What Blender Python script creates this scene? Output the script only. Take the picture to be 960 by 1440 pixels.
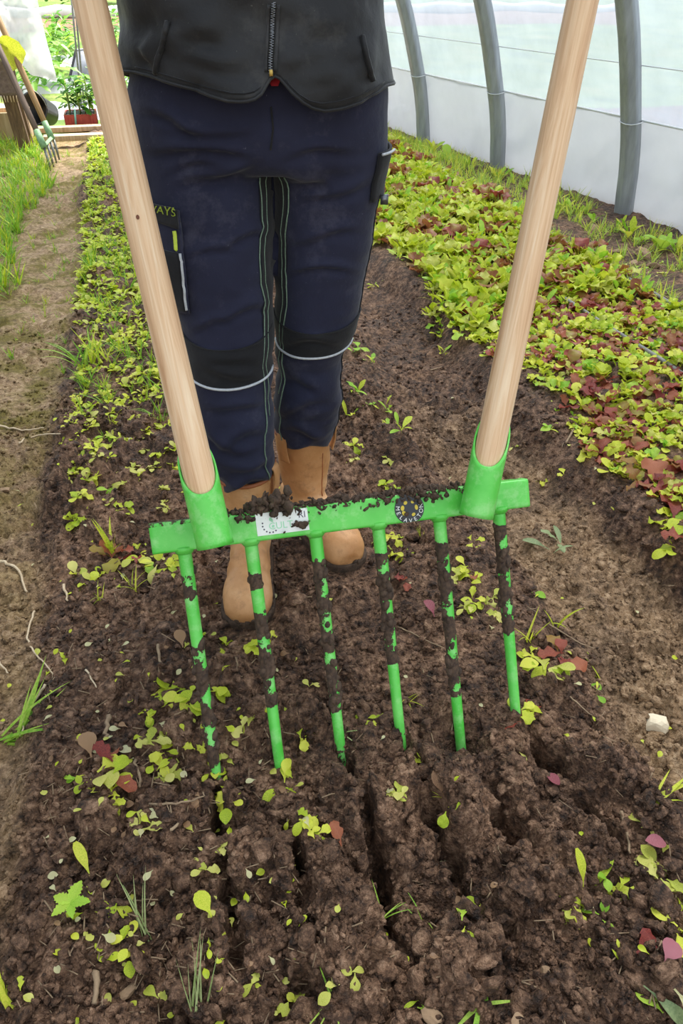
import bpy, bmesh, math, random
import numpy as np
from mathutils import Vector, Matrix, Quaternion, Euler
from mathutils.bvhtree import BVHTree

for o in list(bpy.data.objects): bpy.data.objects.remove(o)
scene = bpy.context.scene
C = scene.collection
R = math.radians
rnd = random.Random(7)

# ------------------------------------------------------------------ camera
F, PX, PY = 1040.0, 480.0, 720.0
PITCH, CAMH, YAW = R(36), 0.95, R(14.8)
cam_d = bpy.data.cameras.new('camera'); cam = bpy.data.objects.new('camera', cam_d); C.objects.link(cam)
cam_d.sensor_width = 36; cam_d.sensor_fit = 'AUTO'; cam_d.lens = F/1440*36
cam_d.clip_start = .02; cam_d.clip_end = 300
cam.location = (0, 0, CAMH); cam.rotation_euler = (R(90)-PITCH, 0, -YAW)
scene.camera = cam
# ------------------------------------------------------------------ world, sun, exposure
w = bpy.data.worlds.new('world'); scene.world = w; w.use_nodes = True
w.node_tree.nodes['Background'].inputs[0].default_value = (.90, .95, 1.0, 1)
w.node_tree.nodes['Background'].inputs[1].default_value = .85
sd = bpy.data.lights.new('sun', 'SUN'); so = bpy.data.objects.new('sun', sd); C.objects.link(so)
sd.energy = 6.4; sd.angle = R(28); sd.color = (1, .965, .90)
so.rotation_euler = (R(-24), R(20), 0)     # high, a little from beyond and from the right
vs = scene.view_settings
vs.view_transform = 'Standard'; vs.look = 'None'; vs.exposure = 1.0; vs.gamma = 1; vs.use_curve_mapping = False

# ------------------------------------------------------------------ picture <-> place
RV = Vector((math.cos(YAW), -math.sin(YAW), 0)); FV = Vector((math.sin(YAW), math.cos(YAW), 0))
CAMP = Vector((0, 0, CAMH))
def ray(x, y):
    r = (x-PX)/F; u = (PY-y)/F
    f = math.cos(PITCH)+u*math.sin(PITCH); v = -math.sin(PITCH)+u*math.cos(PITCH)
    return RV*r + FV*f + Vector((0, 0, v))
def dp(x, y, d): return CAMP + ray(x, y)*d                      # point at a depth
def fp(x, y, f):                                                # point at a horizontal distance
    d = ray(x, y); return CAMP + d*(f/d.dot(FV))
def zp(x, y, z):
    d = ray(x, y); return CAMP + d*((z-CAMH)/d.z)
def project(p):
    q = Vector(p)-CAMP; r = q.dot(RV); f = q.dot(FV)
    dep = f*math.cos(PITCH)-q.z*math.sin(PITCH); up = f*math.sin(PITCH)+q.z*math.cos(PITCH)
    return PX+F*r/dep, PY-F*up/dep, dep

# ------------------------------------------------------------------ noise (numpy)
def _hash(ix, iy, iz, seed):
    n = (ix.astype(np.int64)*374761393 + iy.astype(np.int64)*668265263 + iz.astype(np.int64)*2147483647 + seed*1274126177) & 0xFFFFFFFF
    n = ((n ^ (n >> 13))*1274126177) & 0xFFFFFFFF
    n = ((n ^ (n >> 16))*2246822519) & 0xFFFFFFFF
    return ((n ^ (n >> 15)) & 0xFFFFFF)/float(0x1000000)
def vnoise(x, y, z=None, seed=0):
    x = np.asarray(x, float); y = np.asarray(y, float); z = np.zeros_like(x) if z is None else np.asarray(z, float)
    ix, iy, iz = np.floor(x), np.floor(y), np.floor(z)
    fx, fy, fz = x-ix, y-iy, z-iz
    fx, fy, fz = [t*t*(3-2*t) for t in (fx, fy, fz)]
    r = 0
    for a in (0, 1):
        for b in (0, 1):
            for c in (0, 1):
                r = r + _hash(ix+a, iy+b, iz+c, seed)*(fx if a else 1-fx)*(fy if b else 1-fy)*(fz if c else 1-fz)
    return r*2-1
def fbm(x, y, z=None, seed=0, oct=4):
    z = np.zeros_like(np.asarray(x, float)) if z is None else z
    r, a, s = 0, 1, 1
    for i in range(oct):
        r = r + a*vnoise(x*s, y*s, z*s, seed+i); a *= .5; s *= 2.03
    return r
def clods(x, y, cell, seed, dens=.8):
    """rounded lumps, one per cell"""
    x = x/cell; y = y/cell
    ix, iy = np.floor(x), np.floor(y); best = np.zeros_like(x)
    zz = np.zeros_like(ix)
    for a in (-1, 0, 1):
        for b in (-1, 0, 1):
            cx, cy = ix+a, iy+b
            px = cx+_hash(cx, cy, zz, seed); py = cy+_hash(cx, cy, zz, seed+1)
            rad = .35+.55*_hash(cx, cy, zz, seed+2); on = _hash(cx, cy, zz, seed+3) < dens
            ang = _hash(cx, cy, zz, seed+4)*3.14; ca, sa = np.cos(ang), np.sin(ang)
            dx, dy = x-px, y-py
            u = dx*ca+dy*sa; v = (-dx*sa+dy*ca)*1.35
            q = 1-(u*u+v*v)/(rad*rad)
            h = np.where(on & (q > 0), np.sqrt(np.maximum(q, 0))*rad, 0)
            best = np.maximum(best, h)
    return best*cell
def sstep(a, b, x):
    t = np.clip((x-a)/(b-a), 0, 1); return t*t*(3-2*t)

# ------------------------------------------------------------------ materials
def srgb(h):
    h = h.lstrip('#'); v = [int(h[i:i+2], 16)/255 for i in (0, 2, 4)]
    return tuple(((c/12.92) if c <= .04045 else ((c+.055)/1.055)**2.4) for c in v)+(1,)
class NT:
    def __init__(s, name):
        s.m = bpy.data.materials.new(name); s.m.use_nodes = True; s.t = s.m.node_tree
        s.b = s.t.nodes['Principled BSDF']; s.out = s.t.nodes['Material Output']; s._c = {}
    def n(s, t, **k):
        x = s.t.nodes.new(t)
        for a, v in k.items(): setattr(x, a, v)
        return x
    def l(s, a, b): s.t.links.new(a, b)
    def co(s, kind='Object'):
        if 'tc' not in s._c: s._c['tc'] = s.n('ShaderNodeTexCoord')
        return s._c['tc'].outputs[kind]
    def mapped(s, scale, kind='Object'):
        mp = s.n('ShaderNodeMapping'); mp.inputs['Scale'].default_value = scale
        s.l(s.co(kind), mp.inputs[0]); return mp.outputs[0]
    def noise(s, scale, detail=4, rough=.6, vec=None, kind='Object', dist=0):
        x = s.n('ShaderNodeTexNoise'); x.inputs['Scale'].default_value = scale; x.inputs['Detail'].default_value = detail
        x.inputs['Roughness'].default_value = rough; x.inputs['Distortion'].default_value = dist
        s.l(vec if vec is not None else s.co(kind), x.inputs['Vector']); return x.outputs['Fac']
    def ramp(s, fac, stops, interp='LINEAR'):
        r = s.n('ShaderNodeValToRGB'); r.color_ramp.interpolation = interp; e = r.color_ramp.elements
        while len(e) < len(stops): e.new(.5)
        for i, (p, c) in enumerate(stops):
            e[i].position = p; e[i].color = srgb(c) if isinstance(c, str) else (c, c, c, 1)
        s.l(fac, r.inputs[0]); return r.outputs[0]
    def mix(s, fac, a, b, blend='MIX'):
        x = s.n('ShaderNodeMix', data_type='RGBA', blend_type=blend)
        for sock, v in ((0, fac), (6, a), (7, b)):
            if isinstance(v, str): x.inputs[sock].default_value = srgb(v)
            elif isinstance(v, (int, float)): x.inputs[sock].default_value = v if sock == 0 else (v, v, v, 1)
            else: s.l(v, x.inputs[sock])
        return x.outputs[2]
    def bump(s, h, strength=.3, dist=.01, prev=None):
        x = s.n('ShaderNodeBump'); x.inputs['Strength'].default_value = strength; x.inputs['Distance'].default_value = dist
        s.l(h, x.inputs['Height'])
        if prev is not None: s.l(prev, x.inputs['Normal'])
        s.l(x.outputs[0], s.b.inputs['Normal']); return x.outputs[0]
    def col(s, v):
        if isinstance(v, str): s.b.inputs['Base Color'].default_value = srgb(v)
        else: s.l(v, s.b.inputs['Base Color'])
    def rough(s, v):
        if isinstance(v, (int, float)): s.b.inputs['Roughness'].default_value = v
        else: s.l(v, s.b.inputs['Roughness'])
def simple(name, a, b=None, scale=20, rough=.6, bump=0, bscale=None, metal=0, spec=.5, detail=4, mapv=None, bdist=.004):
    m = NT(name); m.rough(rough); m.b.inputs['Metallic'].default_value = metal; m.b.inputs['Specular IOR Level'].default_value = spec
    vec = m.mapped(mapv) if mapv else None
    if b: m.col(m.ramp(m.noise(scale, detail, vec=vec), [(.3, a), (.7, b)]))
    else: m.col(a)
    if bump: m.bump(m.noise(bscale or scale*3, 5, vec=vec), bump, bdist)
    return m.m
M = {}
def soil_material():
    m = NT('soil')
    at = m.n('ShaderNodeAttribute', attribute_name='zone'); sep = m.n('ShaderNodeSeparateColor'); m.l(at.outputs['Color'], sep.inputs[0])
    n1 = m.noise(9, 6, .65); n2 = m.noise(70, 5, .7); n3 = m.noise(2.2, 3, .5); n4 = m.noise(240, 3, .6)
    dark = m.ramp(n2, [(.34, '#1f150f'), (.5, '#523a2a'), (.66, '#8d6c54')])
    warm = m.ramp(n2, [(.34, '#3b291e'), (.5, '#7f5f48'), (.66, '#b59276')])
    tan = m.ramp(n2, [(.32, '#6a5238'), (.5, '#a58662'), (.68, '#cfb28e')])
    olive = m.ramp(n2, [(.3, '#54461f'), (.7, '#8d7d3c')])
    a = m.mix(m.ramp(n1, [(.44, 0.0), (.60, 1.0)]), dark, warm)
    a = m.mix(m.ramp(n4, [(.64, 0.0), (.70, .55)]), a, '#8a7260')
    ma = m.n('ShaderNodeMath', operation='MULTIPLY_ADD'); m.l(n1, ma.inputs[0]); ma.inputs[1].default_value = .9; ma.inputs[2].default_value = -.45
    ad = m.n('ShaderNodeMath', operation='ADD', use_clamp=True); m.l(ma.outputs[0], ad.inputs[0]); m.l(sep.outputs[0], ad.inputs[1])
    a = m.mix(m.ramp(ad.outputs[0], [(.25, 0.0), (.75, 1.0)]), a, tan)
    mg = m.n('ShaderNodeMath', operation='MULTIPLY', use_clamp=True); m.l(sep.outputs[1], mg.inputs[0]); m.l(m.ramp(n1, [(.42, 0.0), (.6, 1.0)]), mg.inputs[1])
    a = m.mix(mg.outputs[0], a, olive)
    m.col(a); m.rough(m.ramp(n1, [(.35, .5), (.65, .85)])); m.b.inputs['Specular IOR Level'].default_value = .35
    h = m.mix(.5, n2, n4)
    m.bump(h, 1.0, .016); return m.m
M['soil'] = soil_material()
def leaf_mat(name, a, b, c=None, transl=.35):
    m = NT(name)
    oi = m.n('ShaderNodeObjectInfo'); nz = m.noise(28, 3, .6)
    ad = m.n('ShaderNodeMath', operation='MULTIPLY_ADD'); m.l(oi.outputs['Random'], ad.inputs[0]); ad.inputs[1].default_value = .5; 
    m.l(nz, ad.inputs[2])
    st = [(.40, a), (.85, b)] if c is None else [(.38, a), (.65, b), (.95, c)]
    colr = m.ramp(ad.outputs[0], st)
    m.col(colr); m.rough(.42); m.b.inputs['Specular IOR Level'].default_value = .4
    tr = m.n('ShaderNodeBsdfTranslucent'); m.l(colr, tr.inputs[0]); mx = m.n('ShaderNodeMixShader'); mx.inputs[0].default_value = transl
    m.l(m.b.outputs[0], mx.inputs[1]); m.l(tr.outputs[0], mx.inputs[2]); m.l(mx.outputs[0], m.out.inputs[0])
    m.bump(m.noise(160, 3), .25, .004)
    return m.m
M['lime'] = leaf_mat('leaf_lime', '#8fae22', '#c4d233', '#e4e456')
M['green'] = leaf_mat('leaf_green', '#74ad28', '#9ccb38', '#bad94c')
M['yellow'] = leaf_mat('leaf_yellow', '#a9b83c', '#c9cc58', '#e2dc7e')
M['red'] = leaf_mat('leaf_red', '#6b2a27', '#984238', '#b06a48')
M['bronze'] = leaf_mat('leaf_bronze', '#8a4a38', '#a0683e', '#a39a3c')
M['pink'] = leaf_mat('leaf_pink', '#8e3f48', '#b6707a')
M['cream'] = leaf_mat('leaf_cream', '#b9b377', '#ded9aa')
M['dry'] = leaf_mat('leaf_dry', '#6f4f38', '#a88460')
M['grass'] = leaf_mat('grass_blade', '#5f9a28', '#8fbd3a', '#b4cf55')
M['pale_grass'] = leaf_mat('pale_grass_blade', '#8da45a', '#b9c488')
M['dark_leaf'] = leaf_mat('leaf_dark', '#33661f', '#4f8a2b', '#7dab3c')
M['sage'] = leaf_mat('leaf_sage', '#7f9464', '#a9b886')
M['stem'] = simple('plant_stem', '#8aa040', '#a9b465', 30, .5)

def wood_mat(name, a, b, c, sc=1.0, rough=.55):
    m = NT(name); v = m.mapped((26*sc, 26*sc, 1.2*sc))
    n = m.noise(3, 5, .6, vec=v, dist=1.2); v2 = m.mapped((120*sc, 120*sc, 3*sc)); n2 = m.noise(3, 3, .6, vec=v2)
    cc = m.ramp(n, [(.3, a), (.5, b), (.68, c)])
    m.col(m.mix(m.ramp(n2, [(.45, 0.0), (.75, .35)]), cc, a)); m.rough(rough); m.bump(n2, .18, .002); return m.m
M['ash'] = wood_mat('ash_wood', '#c4966c', '#e0ba91', '#eed3b0')
M['old_wood'] = wood_mat('old_wood', '#4d3a2a', '#6f5640', '#8f7658', .6, .8)
M['pale_wood'] = wood_mat('pale_wood', '#a98d6c', '#c6ab88', '#d8c3a4', .5, .8)
M['dark_handle'] = wood_mat('dark_handle', '#4a3a30', '#665244', '#7c6654', .8, .7)
M['tan_handle'] = wood_mat('tan_handle', '#8d6a44', '#a98459', '#c09c70', .8, .7)
M['knot'] = simple('wood_knot', '#5a2d18', '#7c4526', 400, .6)

def paint_mat():
    m = NT('green_paint')
    base = m.ramp(m.noise(14, 4), [(.35, '#4fc541'), (.65, '#6ed45c')])
    dust = m.ramp(m.noise(40, 6, .7), [(.5, 0.0), (.66, .55)])
    a = m.mix(dust, base, '#9fdc8c')
    at = m.n('ShaderNodeAttribute', attribute_name='mud')
    ad = m.n('ShaderNodeMath', operation='ADD'); m.l(at.outputs['Fac'], ad.inputs[0]); m.l(m.noise(75, 6, .7), ad.inputs[1])
    k = m.ramp(ad.outputs[0], [(.985, 0.0), (1.02, 1.0)])
    mud = m.ramp(m.noise(160, 4), [(.3, '#2c2019'), (.7, '#5c4736')])
    m.col(m.mix(k, a, mud)); m.rough(m.mix(k, .34, .85)); m.bump(k, .5, .003)
    return m.m
M['paint'] = paint_mat()
M['mud'] = simple('caked_mud', '#2e2219', '#5f4a39', 90, .85, .6, 200, bdist=.006)
M['label_white'] = simple('label_white', '#eceee8', '#dfe2da', 60, .4)
M['label_black'] = simple('label_black', '#23262a', '#2f3236', 60, .45)
M['label_yellow'] = simple('label_yellow', '#d9c33c', '#c9b030', 60, .45)
M['ink_grey'] = simple('ink_grey', '#4a4654', rough=.5)
M['ink_green'] = simple('ink_green', '#9ed6ae', rough=.5)

def fabric(name, a, b, dirt, rough=.8, dsc=9, weave=900, thr=.55, amt=.45):
    m = NT(name); base = m.ramp(m.noise(6, 4), [(.35, a), (.65, b)])
    dd = m.ramp(m.noise(dsc, 7, .75), [(thr, 0.0), (thr+.2, amt)])
    sp = m.ramp(m.noise(190, 2, .5), [(.74, 0.0), (.78, .7)])
    x = m.mix(dd, base, dirt); x = m.mix(sp, x, dirt)
    m.col(x); m.rough(rough); m.b.inputs['Specular IOR Level'].default_value = .25
    m.b.inputs['Sheen Weight'].default_value = .12
    bb = m.bump(m.noise(weave, 2), .15, .001); m.bump(m.noise(38, 4), .28, .006, bb); return m.m
M['navy'] = fabric('navy_cloth', '#1c1d31', '#26283d', '#5a5866')
M['black_cloth'] = fabric('black_patch_cloth', '#17171a', '#212124', '#3d3a38', .85)
M['jacket'] = fabric('black_jacket_cloth', '#1d1d1f', '#2a2a2c', '#5c5955', .55, 7)
M['piping'] = simple('reflective_piping', '#c9ccd0', '#aeb2b8', 200, .35)
M['seam'] = simple('green_seam', '#5b6e5f', '#7a917d', 400, .7)
M['neon'] = simple('neon_yellow', '#c9dc4a', '#b4c63c', 120, .5)
M['red_shirt'] = simple('red_shirt', '#b3202a', '#96161f', 90, .8)
M['zip_metal'] = simple('zip_metal', '#6a6c70', '#8c8e92', 300, .35, metal=.8)
M['brass'] = simple('brass', '#b49a58', rough=.35, metal=.9)
def leather():
    m = NT('tan_leather')
    a = m.ramp(m.noise(11, 5), [(.3, '#b07a48'), (.55, '#c99664'), (.75, '#dab186')])
    dd = m.ramp(m.noise(30, 7, .75), [(.54, 0.0), (.72, .6)])
    m.col(m.mix(dd, a, '#7a5133')); m.rough(.55)
    b = m.bump(m.noise(300, 3), .2, .001); m.bump(m.noise(45, 5), .3, .005, b); return m.m
M['leather'] = leather()
M['leather_trim'] = simple('leather_trim', '#a8643c', '#8e4f2c', 60, .5)
M['skin'] = simple('skin', '#c58f73', '#d3a288', 18, .5)
M['hair'] = simple('hair', '#3b2618', '#5a3c26', 60, .5, .5, 60, mapv=(8, 8, 1))
M['eye'] = simple('eye_white', '#e6e2dc', rough=.2)
M['iris'] = simple('iris', '#3c2a1c', rough=.2)
M['lip'] = simple('lip', '#a85d55', rough=.45)

def film(name, tint, transp, transl, gloss=.08, nsc=5, lo=.8):
    m = NT(name); t = m.t; t.nodes.remove(m.b)
    n = m.ramp(m.noise(nsc, 5, .6), [(.3, lo), (.7, 1.0)])
    colr = m.mix(1.0, tint, n, 'MULTIPLY')
    tp = m.n('ShaderNodeBsdfTransparent'); tl = m.n('ShaderNodeBsdfTranslucent'); df = m.n('ShaderNodeBsdfDiffuse'); gl = m.n('ShaderNodeBsdfGlossy'); gl.inputs['Roughness'].default_value = .25
    for x in (tl, df): m.l(colr, x.inputs['Color'])
    tp.inputs[0].default_value = (.97, .98, 1, 1)
    m1 = m.n('ShaderNodeMixShader'); m1.inputs[0].default_value = transl; m.l(df.outputs[0], m1.inputs[1]); m.l(tl.outputs[0], m1.inputs[2])
    m2 = m.n('ShaderNodeMixShader'); m2.inputs[0].default_value = gloss; m.l(m1.outputs[0], m2.inputs[1]); m.l(gl.outputs[0], m2.inputs[2])
    m3 = m.n('ShaderNodeMixShader'); m3.inputs[0].default_value = transp; m.l(m2.outputs[0], m3.inputs[1]); m.l(tp.outputs[0], m3.inputs[2])
    m.l(m3.outputs[0], m.out.inputs[0])
    return m.m
M['film'] = film('tunnel_film', '#8f9aa8', .18, .82)
M['skirt'] = film('skirt_film', '#e4e5e4', .06, .55, .05, 3, .88)
M['sheet'] = film('loose_sheet', '#dfe1e3', .12, .5, .14, 8, .8)
M['galv'] = simple('galvanised_steel', '#8b9093', '#a9aeb1', 30, .4, .15, 60, metal=.25, mapv=(1, 1, .15))
M['wire'] = simple('white_wire', '#d6dadc', rough=.4)
M['pipe'] = simple('drip_pipe', '#6b6b66', '#8d8c86', 40, .6)
M['stone'] = simple('pale_stone', '#c9b494', '#e2d4b8', 25, .8, .6, 60)
M['rock'] = simple('brown_stone', '#7d644c', '#a08466', 25, .85, .6, 60)
M['root'] = simple('pale_root', '#b39c7c', '#d2c0a2', 60, .8)
M['straw'] = simple('straw', '#75604a', '#a68e70', 80, .85)
M['plastic_black'] = simple('black_plastic', '#15161a', '#232429', 20, .4)
M['plastic_red'] = simple('red_plastic', '#a23a2c', '#b94a38', 20, .45)
M['plastic_grey'] = simple('grey_fabric', '#8b8f99', '#a3a6ae', 20, .6)
M['mulch'] = simple('mulch_film', '#8d8f94', '#a9abb0', 5, .35, .5, 9)
M['mat'] = simple('woven_mat', '#6c5a50', '#8a766a', 60, .95, .7, 200)
M['fringe'] = simple('mat_fringe', '#c3a988', '#d8c2a2', 60, .9)
M['tag'] = simple('plant_tag', '#8fd0c4', rough=.5)
M['white_plastic'] = simple('white_plastic', '#e8e9ea', '#d4d6d8', 8, .5)
M['faded_green'] = simple('faded_green_paint', '#6f9a6a', '#95b48a', 60, .6)
M['steel'] = simple('worn_steel', '#8d8f8a', '#6d6a62', 80, .5, metal=.5)
M['terracotta_soil'] = simple('bank_soil', '#7a5b48', '#8f6f58', 12, .95, .5, 40)
def field():
    m = NT('field'); m.col(m.ramp(m.noise(1.6, 6, .7), [(.3, '#4b6626'), (.5, '#6b8434'), (.7, '#8a9150')])); m.rough(.95); m.bump(m.noise(18, 4), .8, .05); return m.m
M['field'] = field()

# ------------------------------------------------------------------ mesh helpers
def link(name, me, parent=None):
    o = bpy.data.objects.new(name, me); C.objects.link(o)
    if parent is not None: o.parent = parent
    return o
def mk(name, verts, faces, mat=None, parent=None, smooth=True):
    me = bpy.data.meshes.new(name); me.from_pydata([tuple(v) for v in verts], [], [tuple(f) for f in faces])
    if mat: me.materials.append(M[mat])
    if smooth: me.polygons.foreach_set('use_smooth', [True]*len(me.polygons))
    me.update(); return link(name, me, parent)
def tag(o, label=None, cat=None, group=None, kind=None):
    if label: o['label'] = label
    if cat: o['category'] = cat
    if group: o['group'] = group
    if kind: o['kind'] = kind
    return o
def root(name, loc, label, cat, group=None):
    o = bpy.data.objects.new(name, None); C.objects.link(o); o.location = loc; o.empty_display_size = .05
    tag(o, label, cat, group); return o
def under(o, r):
    """parent o (built in world coordinates) to root r"""
    o.parent = r; o.matrix_parent_inverse = Matrix.Translation(-r.location); return o
class MB:
    def __init__(s): s.v = []; s.f = []
    def add(s, v, f):
        b = len(s.v); s.v += [Vector(x) for x in v]; s.f += [tuple(i+b for i in q) for q in f]; return s
    def box(s, c, sx, sy, sz, rot=None, bev=0):
        q = [Vector((x*sx/2, y*sy/2, z*sz/2)) for x in (-1, 1) for y in (-1, 1) for z in (-1, 1)]
        if rot is not None: q = [rot @ v for v in q]
        return s.add([Vector(c)+v for v in q], [(0, 1, 3, 2), (4, 6, 7, 5), (0, 4, 5, 1), (2, 3, 7, 6), (0, 2, 6, 4), (1, 5, 7, 3)])
    def tube(s, pts, rad, seg=8, cap=True, sec=None):
        pts = [Vector(p) for p in pts]; n = len(pts)
        rad = [rad]*n if isinstance(rad, (int, float)) else rad
        t0 = (pts[1]-pts[0]).normalized(); up = Vector((0, 0, 1)) if abs(t0.z) < .9 else Vector((1, 0, 0))
        a = t0.cross(up).normalized(); V = []; Fc = []
        for i, p in enumerate(pts):
            t = (pts[min(i+1, n-1)]-pts[max(i-1, 0)]).normalized()
            a = (a-t*a.dot(t)).normalized(); b = t.cross(a)
            for k in range(seg):
                th = 2*math.pi*k/seg; rr = rad[i]*(sec(th) if sec else 1)
                V.append(p+(a*math.cos(th)+b*math.sin(th))*rr)
        for i in range(n-1):
            for k in range(seg):
                k2 = (k+1) % seg; Fc.append((i*seg+k, i*seg+k2, (i+1)*seg+k2, (i+1)*seg+k))
        if cap: Fc.append(tuple(range(seg-1, -1, -1))); Fc.append(tuple((n-1)*seg+k for k in range(seg)))
        return s.add(V, Fc)
    def loft(s, rings, cap=True):
        n = len(rings[0]); V = [p for r in rings for p in r]; Fc = []
        for i in range(len(rings)-1):
            for k in range(n):
                k2 = (k+1) % n; Fc.append((i*n+k, i*n+k2, (i+1)*n+k2, (i+1)*n+k))
        if cap: Fc.append(tuple(range(n-1, -1, -1))); Fc.append(tuple((len(rings)-1)*n+k for k in range(n)))
        return s.add(V, Fc)
    def ball(s, c, rx, ry, rz, rot=None, nu=12, nv=8):
        V = []; Fc = []
        for j in range(nv+1):
            ph = math.pi*j/nv
            for i in range(nu):
                th = 2*math.pi*i/nu; q = Vector((rx*math.sin(ph)*math.cos(th), ry*math.sin(ph)*math.sin(th), rz*math.cos(ph)))
                V.append(Vector(c)+(rot @ q if rot is not None else q))
        for j in range(nv):
            for i in range(nu):
                i2 = (i+1) % nu; Fc.append((j*nu+i, (j+1)*nu+i, (j+1)*nu+i2, j*nu+i2))
        return s.add(V, Fc)
    def build(s, name, mat, parent=None, smooth=True, r=None):
        o = mk(name, s.v, s.f, mat, None, smooth)
        bm = bmesh.new(); bm.from_mesh(o.data); bmesh.ops.remove_doubles(bm, verts=bm.verts, dist=1e-6)
        bmesh.ops.recalc_face_normals(bm, faces=bm.faces); bm.to_mesh(o.data); bm.free()
        if parent is not None: o.parent = parent
        if r is not None: under(o, r)
        return o
def bevel(o, w, seg=2, ang=30):
    bm = bmesh.new(); bm.from_mesh(o.data)
    ed = [e for e in bm.edges if len(e.link_faces) == 2 and e.calc_face_angle(0) > R(ang)]
    bmesh.ops.bevel(bm, geom=ed, offset=w, segments=seg, affect='EDGES', profile=.5)
    bm.to_mesh(o.data); bm.free(); o.data.polygons.foreach_set('use_smooth', [True]*len(o.data.polygons)); return o
def remesh(mb, voxel, smooth=6, fac=.5):
    """union of the pieces as one continuous mesh; returns vertices and faces"""
    o = mb.build('tmp', None); md = o.modifiers.new('r', 'REMESH'); md.mode = 'VOXEL'; md.voxel_size = voxel
    if smooth: sm = o.modifiers.new('s', 'SMOOTH'); sm.factor = fac; sm.iterations = smooth
    dg = bpy.context.evaluated_depsgraph_get(); me = bpy.data.meshes.new_from_object(o.evaluated_get(dg))
    V = np.empty(len(me.vertices)*3); me.vertices.foreach_get('co', V); V = V.reshape(-1, 3)
    N = np.empty(len(me.vertices)*3); me.vertices.foreach_get('normal', N); N = N.reshape(-1, 3)
    Fc = [tuple(p.vertices) for p in me.polygons]
    old = o.data; bpy.data.objects.remove(o); bpy.data.meshes.remove(me); bpy.data.meshes.remove(old)
    return V, N, Fc
def catmull(pts, n=8):
    pts = [Vector(p) for p in pts]; out = []
    for i in range(len(pts)-1):
        p0, p1, p2, p3 = pts[max(i-1, 0)], pts[i], pts[i+1], pts[min(i+2, len(pts)-1)]
        for k in range(n):
            t = k/n; out.append(.5*((2*p1)+(p2-p0)*t+(2*p0-5*p1+4*p2-p3)*t*t+(3*p1-p0-3*p2+p3)*t**3))
    out.append(pts[-1]); return out
def text_mesh(body, size, extrude=.0006):
    cu = bpy.data.curves.new('t', 'FONT'); cu.body = body; cu.size = size; cu.align_x = 'CENTER'; cu.align_y = 'CENTER'; cu.extrude = extrude; cu.resolution_u = 3
    o = bpy.data.objects.new('t', cu); C.objects.link(o); dg = bpy.context.evaluated_depsgraph_get()
    me = bpy.data.meshes.new_from_object(o.evaluated_get(dg)); v = [x.co.copy() for x in me.vertices]; f = [tuple(p.vertices) for p in me.polygons]
    bpy.data.objects.remove(o); bpy.data.curves.remove(cu); bpy.data.meshes.remove(me); return v, f
def concat(name, items, mats, parent=None):
    """items: (verts ndarray, list of quads ndarray, material index); one joined mesh"""
    vs_, fs_, mi_ = [], [], []; b = 0
    for v, f, mi in items:
        vs_.append(v); fs_.append(f+b); mi_.append(np.full(len(f), mi)); b += len(v)
    v = np.concatenate(vs_); f = np.concatenate(fs_); mi = np.concatenate(mi_).astype(np.int32)
    me = bpy.data.meshes.new(name); me.vertices.add(len(v)); me.vertices.foreach_set('co', v.astype(np.float32).ravel())
    k = f.shape[1]; me.loops.add(f.size); me.loops.foreach_set('vertex_index', f.astype(np.int32).ravel())
    me.polygons.add(len(f)); me.polygons.foreach_set('loop_start', np.arange(0, f.size, k, dtype=np.int32))
    for m in mats: me.materials.append(M[m])
    me.polygons.foreach_set('material_index', mi); me.polygons.foreach_set('use_smooth', np.ones(len(f), bool))
    me.update(calc_edges=True); me.validate(); return link(name, me, parent)

# ------------------------------------------------------------------ the fork's frame (needed by the ground under its tines)
B0 = dp(256, 752, 1.043); B5 = dp(699, 697, 1.119)
G0 = dp(298, 1090, 1.08); G5 = dp(726, 1000, 1.175)
TV = ((G0-B0)+(G5-B5))*.5; TLEN = TV.length; TD = TV.normalized()
BX = (B5-B0).normalized(); BN = BX.cross(TD); BN = BN if BN.dot(CAMP-B0) > 0 else -BN   # towards the camera
TINE_END_Y = [1090, 1080, 1047, 1027, 1068, 996]
tine_base = [B0.lerp(B5, i/5) for i in range(6)]
tine_hit = []
for i, yy in enumerate(TINE_END_Y):
    lo, hi = 0.0, 2.0
    for _ in range(40):
        mid = (lo+hi)/2
        if project(tine_base[i]+TV*mid)[1] < yy: lo = mid
        else: hi = mid
    tine_hit.append(tine_base[i]+TV*lo)
# ------------------------------------------------------------------ the ground's height
SLOTS = [((312, 1215), (337, 1365), .010), ((408, 1165), (441, 1325), .010), ((505, 1110), (560, 1335), .011), ((606, 1125), (668, 1285), .013),
         ((688, 1105), (752, 1222), .015), ((808, 1110), (885, 1205), .013), ((476, 1050), (500, 1110), .008), ((560, 1030), (600, 1110), .008),
         ((726, 1000), (800, 1090), .012), ((300, 1092), (310, 1180), .008)]
SLOTW = [(zp(*a, 0), zp(*b, 0), w_) for a, b, w_ in SLOTS]
def base_height(x, y):
    wob = fbm(x*1.3, y*1.3, seed=5, oct=2)*.045
    xx = x+wob
    path_l = 1-sstep(-.32, -.22, xx)
    path_r = sstep(.56, .70, xx)*(1-sstep(.88, .98, xx))
    bed_r = sstep(.90, 1.0, xx)
    z = -.03*path_l - .055*path_r + .03*bed_r - .015*sstep(1.7, 1.9, xx)
    z = z + .012*fbm(x*3.1, y*3.1, seed=11, oct=3)
    return z, path_l, path_r, bed_r
BOOTS = []          # filled by the boots' footprints (world x, y)
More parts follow.
